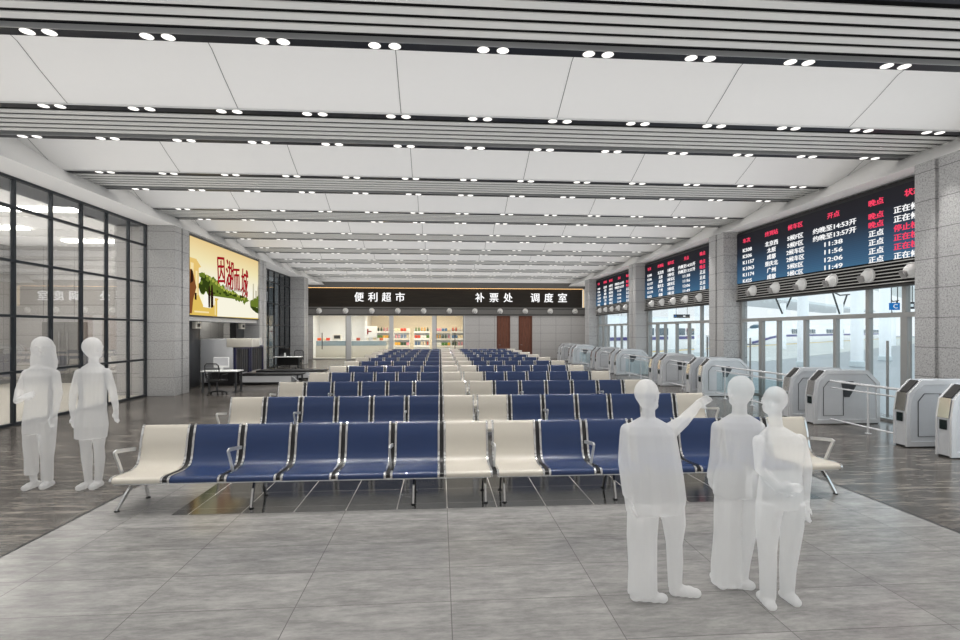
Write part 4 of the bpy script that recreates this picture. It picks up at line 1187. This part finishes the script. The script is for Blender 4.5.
def man_back(b):
    head(b, (0.015, 0.0, 1.635), 1.03, (-0.3, 1, 0), rx=0.082)
    b.loft([(0.01, 0, 1.40, 0.06, 0.06), (0.015, 0, 1.57, 0.055, 0.055)])
    b.loft([(-0.01, 0, 0.78, 0.19, 0.14), (-0.01, 0, 0.9, 0.185, 0.14), (0.01, 0, 1.05, 0.175, 0.13), (0.015, 0, 1.22, 0.185, 0.13), (0.015, 0, 1.33, 0.195, 0.12), (0.015, 0, 1.385, 0.17, 0.105), (0.015, 0, 1.44, 0.08, 0.075)], 20)
    b.loft([(-0.095, 0, 0.05, 0.125, 0.11), (-0.10, 0, 0.2, 0.118, 0.105), (-0.09, 0, 0.45, 0.105, 0.10), (-0.085, 0, 0.7, 0.105, 0.115), (-0.07, 0, 0.85, 0.11, 0.12)])
    b.loft([(0.015, 0.06, 0.05, 0.085, 0.10), (0.03, 0.05, 0.2, 0.085, 0.10), (0.07, 0.03, 0.45, 0.085, 0.10), (0.085, 0, 0.7, 0.10, 0.115), (0.07, 0, 0.85, 0.11, 0.12)])
    shoe(b, (-0.13, 0, 0), (-0.12, 0.17, 0), 1.05); shoe(b, (-0.02, 0.02, 0), (0.10, -0.02, 0), 1.05)
    b.limb([(-0.165, 0, 1.335, 0.055), (-0.175, 0.03, 1.08, 0.045), (-0.17, 0.12, 0.9, 0.037)]); hand(b, (-0.16, 0.14, 0.88), (0.2, 0.5, -0.8), (0, 1, 0.3))
    b.limb([(0.18, 0.02, 1.33, 0.055), (0.19, 0.07, 1.08, 0.046), (0.17, 0.14, 0.86, 0.037)]); hand(b, (0.17, 0.15, 0.84), (0, 0.15, -1), (0, 1, 0))
def woman_standing(b):
    head(b, (-0.045, 0.0, 1.59), 0.88, (-0.7, 0.7, 0), rx=0.08)
    b.loft([(-0.03, 0, 1.33, 0.052, 0.055), (-0.04, 0, 1.5, 0.047, 0.05)])
    b.loft([(-0.01, 0, 0.76, 0.165, 0.13), (0.0, 0, 0.86, 0.17, 0.13), (0.0, 0, 1.0, 0.155, 0.12), (0.0, 0, 1.16, 0.165, 0.125), (0.0, 0, 1.27, 0.175, 0.115), (-0.01, 0, 1.325, 0.14, 0.10), (-0.03, 0, 1.38, 0.065, 0.065)], 20)
    b.loft([(-0.105, -0.02, 0.06, 0.058, 0.06), (-0.105, -0.02, 0.25, 0.060, 0.068), (-0.11, -0.02, 0.42, 0.066, 0.075), (-0.10, 0, 0.6, 0.085, 0.095), (-0.08, 0, 0.80, 0.095, 0.115)])
    b.loft([(0.085, 0.05, 0.06, 0.052, 0.055), (0.09, 0.05, 0.25, 0.060, 0.065), (0.095, 0.03, 0.42, 0.07, 0.075), (0.095, 0.01, 0.6, 0.085, 0.095), (0.08, 0, 0.80, 0.095, 0.115)])
    shoe(b, (-0.115, 0.05, 0), (-0.125, -0.12, 0), 0.95); shoe(b, (0.08, 0.08, 0), (0.10, -0.06, 0), 0.95)
    b.limb([(0.15, 0, 1.275, 0.054), (0.195, -0.01, 1.08, 0.048), (0.195, 0.0, 0.86, 0.038), (0.185, -0.02, 0.80, 0.032)]); hand(b, (0.185, -0.03, 0.80), (-0.1, -0.15, -1), (0, 1, 0), 0.95)
    b.limb([(-0.16, 0, 1.27, 0.052), (-0.17, -0.03, 1.06, 0.043), (-0.08, -0.12, 0.94, 0.035)]); hand(b, (-0.07, -0.13, 0.94), (1, -0.2, 0.1), (0, 0, 1), 0.95)
def woman_long_hair(b):         # tall pasted figure: measured 2.05 m high
    K = 1.17
    head(b, (0.03, 0, 1.91), K, (0.5, -1, 0), rx=0.088)
    b.loft([(0.03, 0.03, 1.62, 0.165, 0.10), (0.03, 0.03, 1.72, 0.175, 0.11), (0.03, 0.025, 1.82, 0.15, 0.11), (0.03, 0.02, 1.92, 0.14, 0.12), (0.03, 0.02, 2.0, 0.10, 0.09)], 18)   # long hair
    b.loft([(0.03, 0, 1.6, 0.06, 0.06), (0.03, 0, 1.8, 0.055, 0.055)])
    b.loft([(-0.01, 0, 0.75, 0.205, 0.15), (0.0, 0, 0.95, 0.21, 0.155), (0.01, 0, 1.15, 0.19, 0.14), (0.01, 0, 1.35, 0.195, 0.14), (0.01, 0, 1.52, 0.215, 0.13), (0.02, 0, 1.62, 0.17, 0.11), (0.03, 0, 1.68, 0.08, 0.08)], 20)
    b.loft([(-0.115, 0, 0.19, 0.072, 0.09), (-0.115, 0, 0.4, 0.074, 0.09), (-0.118, 0, 0.6, 0.082, 0.11), (-0.09, 0, 0.9, 0.11, 0.14)])
    b.loft([(0.075, 0.03, 0.1, 0.062, 0.08), (0.08, 0.02, 0.4, 0.066, 0.085), (0.10, 0, 0.6, 0.08, 0.11), (0.085, 0, 0.9, 0.11, 0.14)])
    b.limb([(-0.10, 0, 0.24, 0.045), (-0.08, 0, 0.08, 0.04)]); b.limb([(0.08, 0.03, 0.2, 0.045), (0.085, 0.02, 0.08, 0.04)])
    shoe(b, (-0.085, 0.06, 0), (-0.08, -0.16, 0), 1.1); shoe(b, (0.08, 0.08, 0), (0.11, -0.1, 0), 1.1)
    b.limb([(-0.175, 0, 1.55, 0.064), (-0.235, -0.04, 1.33, 0.058), (-0.17, -0.16, 1.2, 0.045), (-0.05, -0.2, 1.25, 0.037)]); hand(b, (-0.04, -0.2, 1.26), (1, 0, 0.3), (0, 0.2, 1), 1.1)
    b.limb([(0.20, 0, 1.55, 0.062), (0.245, 0.0, 1.3, 0.056), (0.235, -0.03, 1.08, 0.044), (0.225, -0.05, 1.0, 0.036)]); hand(b, (0.222, -0.05, 1.0), (-0.1, -0.2, -1), (0, 1, 0), 1.1)
def woman_shorts(b):
    K = 1.17
    head(b, (0.0, 0, 1.90), K, (0.3, 1, 0), rx=0.082)
    b.loft([(0.01, 0, 1.58, 0.06, 0.06), (0.01, 0, 1.8, 0.055, 0.058)])
    b.loft([(-0.03, 0, 0.68, 0.20, 0.15), (-0.02, 0, 0.85, 0.21, 0.16), (-0.02, 0, 1.05, 0.19, 0.14), (0.0, 0, 1.22, 0.17, 0.13), (0.0, 0, 1.45, 0.19, 0.13), (0.0, 0, 1.57, 0.195, 0.12), (0.0, 0, 1.64, 0.14, 0.10), (0.01, 0, 1.69, 0.07, 0.07)], 20)
    b.loft([(-0.06, 0, 0.08, 0.042, 0.05), (-0.072, 0, 0.25, 0.05, 0.062), (-0.088, 0.01, 0.40, 0.066, 0.075), (-0.095, 0, 0.55, 0.064, 0.07), (-0.10, 0, 0.8, 0.085, 0.11)])
    b.loft([(0.05, 0.03, 0.08, 0.042, 0.05), (0.065, 0.03, 0.25, 0.05, 0.062), (0.072, 0.03, 0.40, 0.058, 0.075), (0.075, 0.01, 0.55, 0.058, 0.07), (0.085, 0, 0.8, 0.08, 0.11)])
    shoe(b, (-0.05, 0.05, 0), (-0.09, -0.15, 0), 1.1); shoe(b, (0.05, 0.06, 0), (0.07, -0.12, 0), 1.1)
    b.limb([(-0.185, 0, 1.56, 0.058), (-0.265, 0.0, 1.30, 0.05), (-0.26, -0.03, 1.12, 0.042), (-0.23, -0.05, 0.99, 0.034)]); hand(b, (-0.225, -0.05, 0.98), (0.15, -0.2, -1), (0, 1, 0), 1.1)
    b.limb([(0.185, 0, 1.57, 0.058), (0.245, 0.02, 1.34, 0.05), (0.305, 0.0, 1.13, 0.04), (0.325, -0.02, 1.07, 0.033)]); hand(b, (0.327, -0.02, 1.06), (0.05, -0.1, -1), (0, 1, 0), 1.1)
figure('translucent white man pointing with an outstretched arm in front of the seats', 657, 599, man_pointing)
figure('translucent white man in wide trousers with his back turned, between two others', 738, 589, man_back)
figure('translucent white person with one arm hanging, standing at the outer end of three', 780, 603.5, woman_standing)
figure('translucent white woman with long hair and folded arm beside the glass wall', 40, 488, woman_long_hair)
figure('translucent white woman in shorts with bare legs beside the glass wall', 93, 488, woman_shorts)

# ------------------------------------------------------------------ light
wd = bpy.data.worlds.new('world'); S.world = wd; wd.use_nodes = True
nt = wd.node_tree; nt.nodes.clear()
tc = nt.nodes.new('ShaderNodeTexCoord'); sx = nt.nodes.new('ShaderNodeSeparateXYZ'); rp = nt.nodes.new('ShaderNodeValToRGB')
bg = nt.nodes.new('ShaderNodeBackground'); ou = nt.nodes.new('ShaderNodeOutputWorld')
rp.color_ramp.elements[0].position = 0.0; rp.color_ramp.elements[0].color = (0.95, 0.97, 0.98, 1)
rp.color_ramp.elements[1].position = 0.35; rp.color_ramp.elements[1].color = (0.68, 0.85, 0.93, 1)
nt.links.new(tc.outputs['Generated'], sx.inputs[0]); nt.links.new(sx.outputs[2], rp.inputs[0]); nt.links.new(rp.outputs[0], bg.inputs[0]); nt.links.new(bg.outputs[0], ou.inputs[0])
bg.inputs[1].default_value = 0.95
S.cycles.use_fast_gi = True
S.cycles.fast_gi_method = 'ADD'
wd.light_settings.ao_factor = 0.46
wd.light_settings.distance = 3.0
S.cycles.max_bounces = 8
S.cycles.transparent_max_bounces = 24
S.cycles.use_denoising = True
S.view_settings.view_transform = 'Standard'
S.view_settings.look = 'None'
S.view_settings.exposure = 0.32
S.view_settings.gamma = 1.0
S.view_settings.use_curve_mapping = False
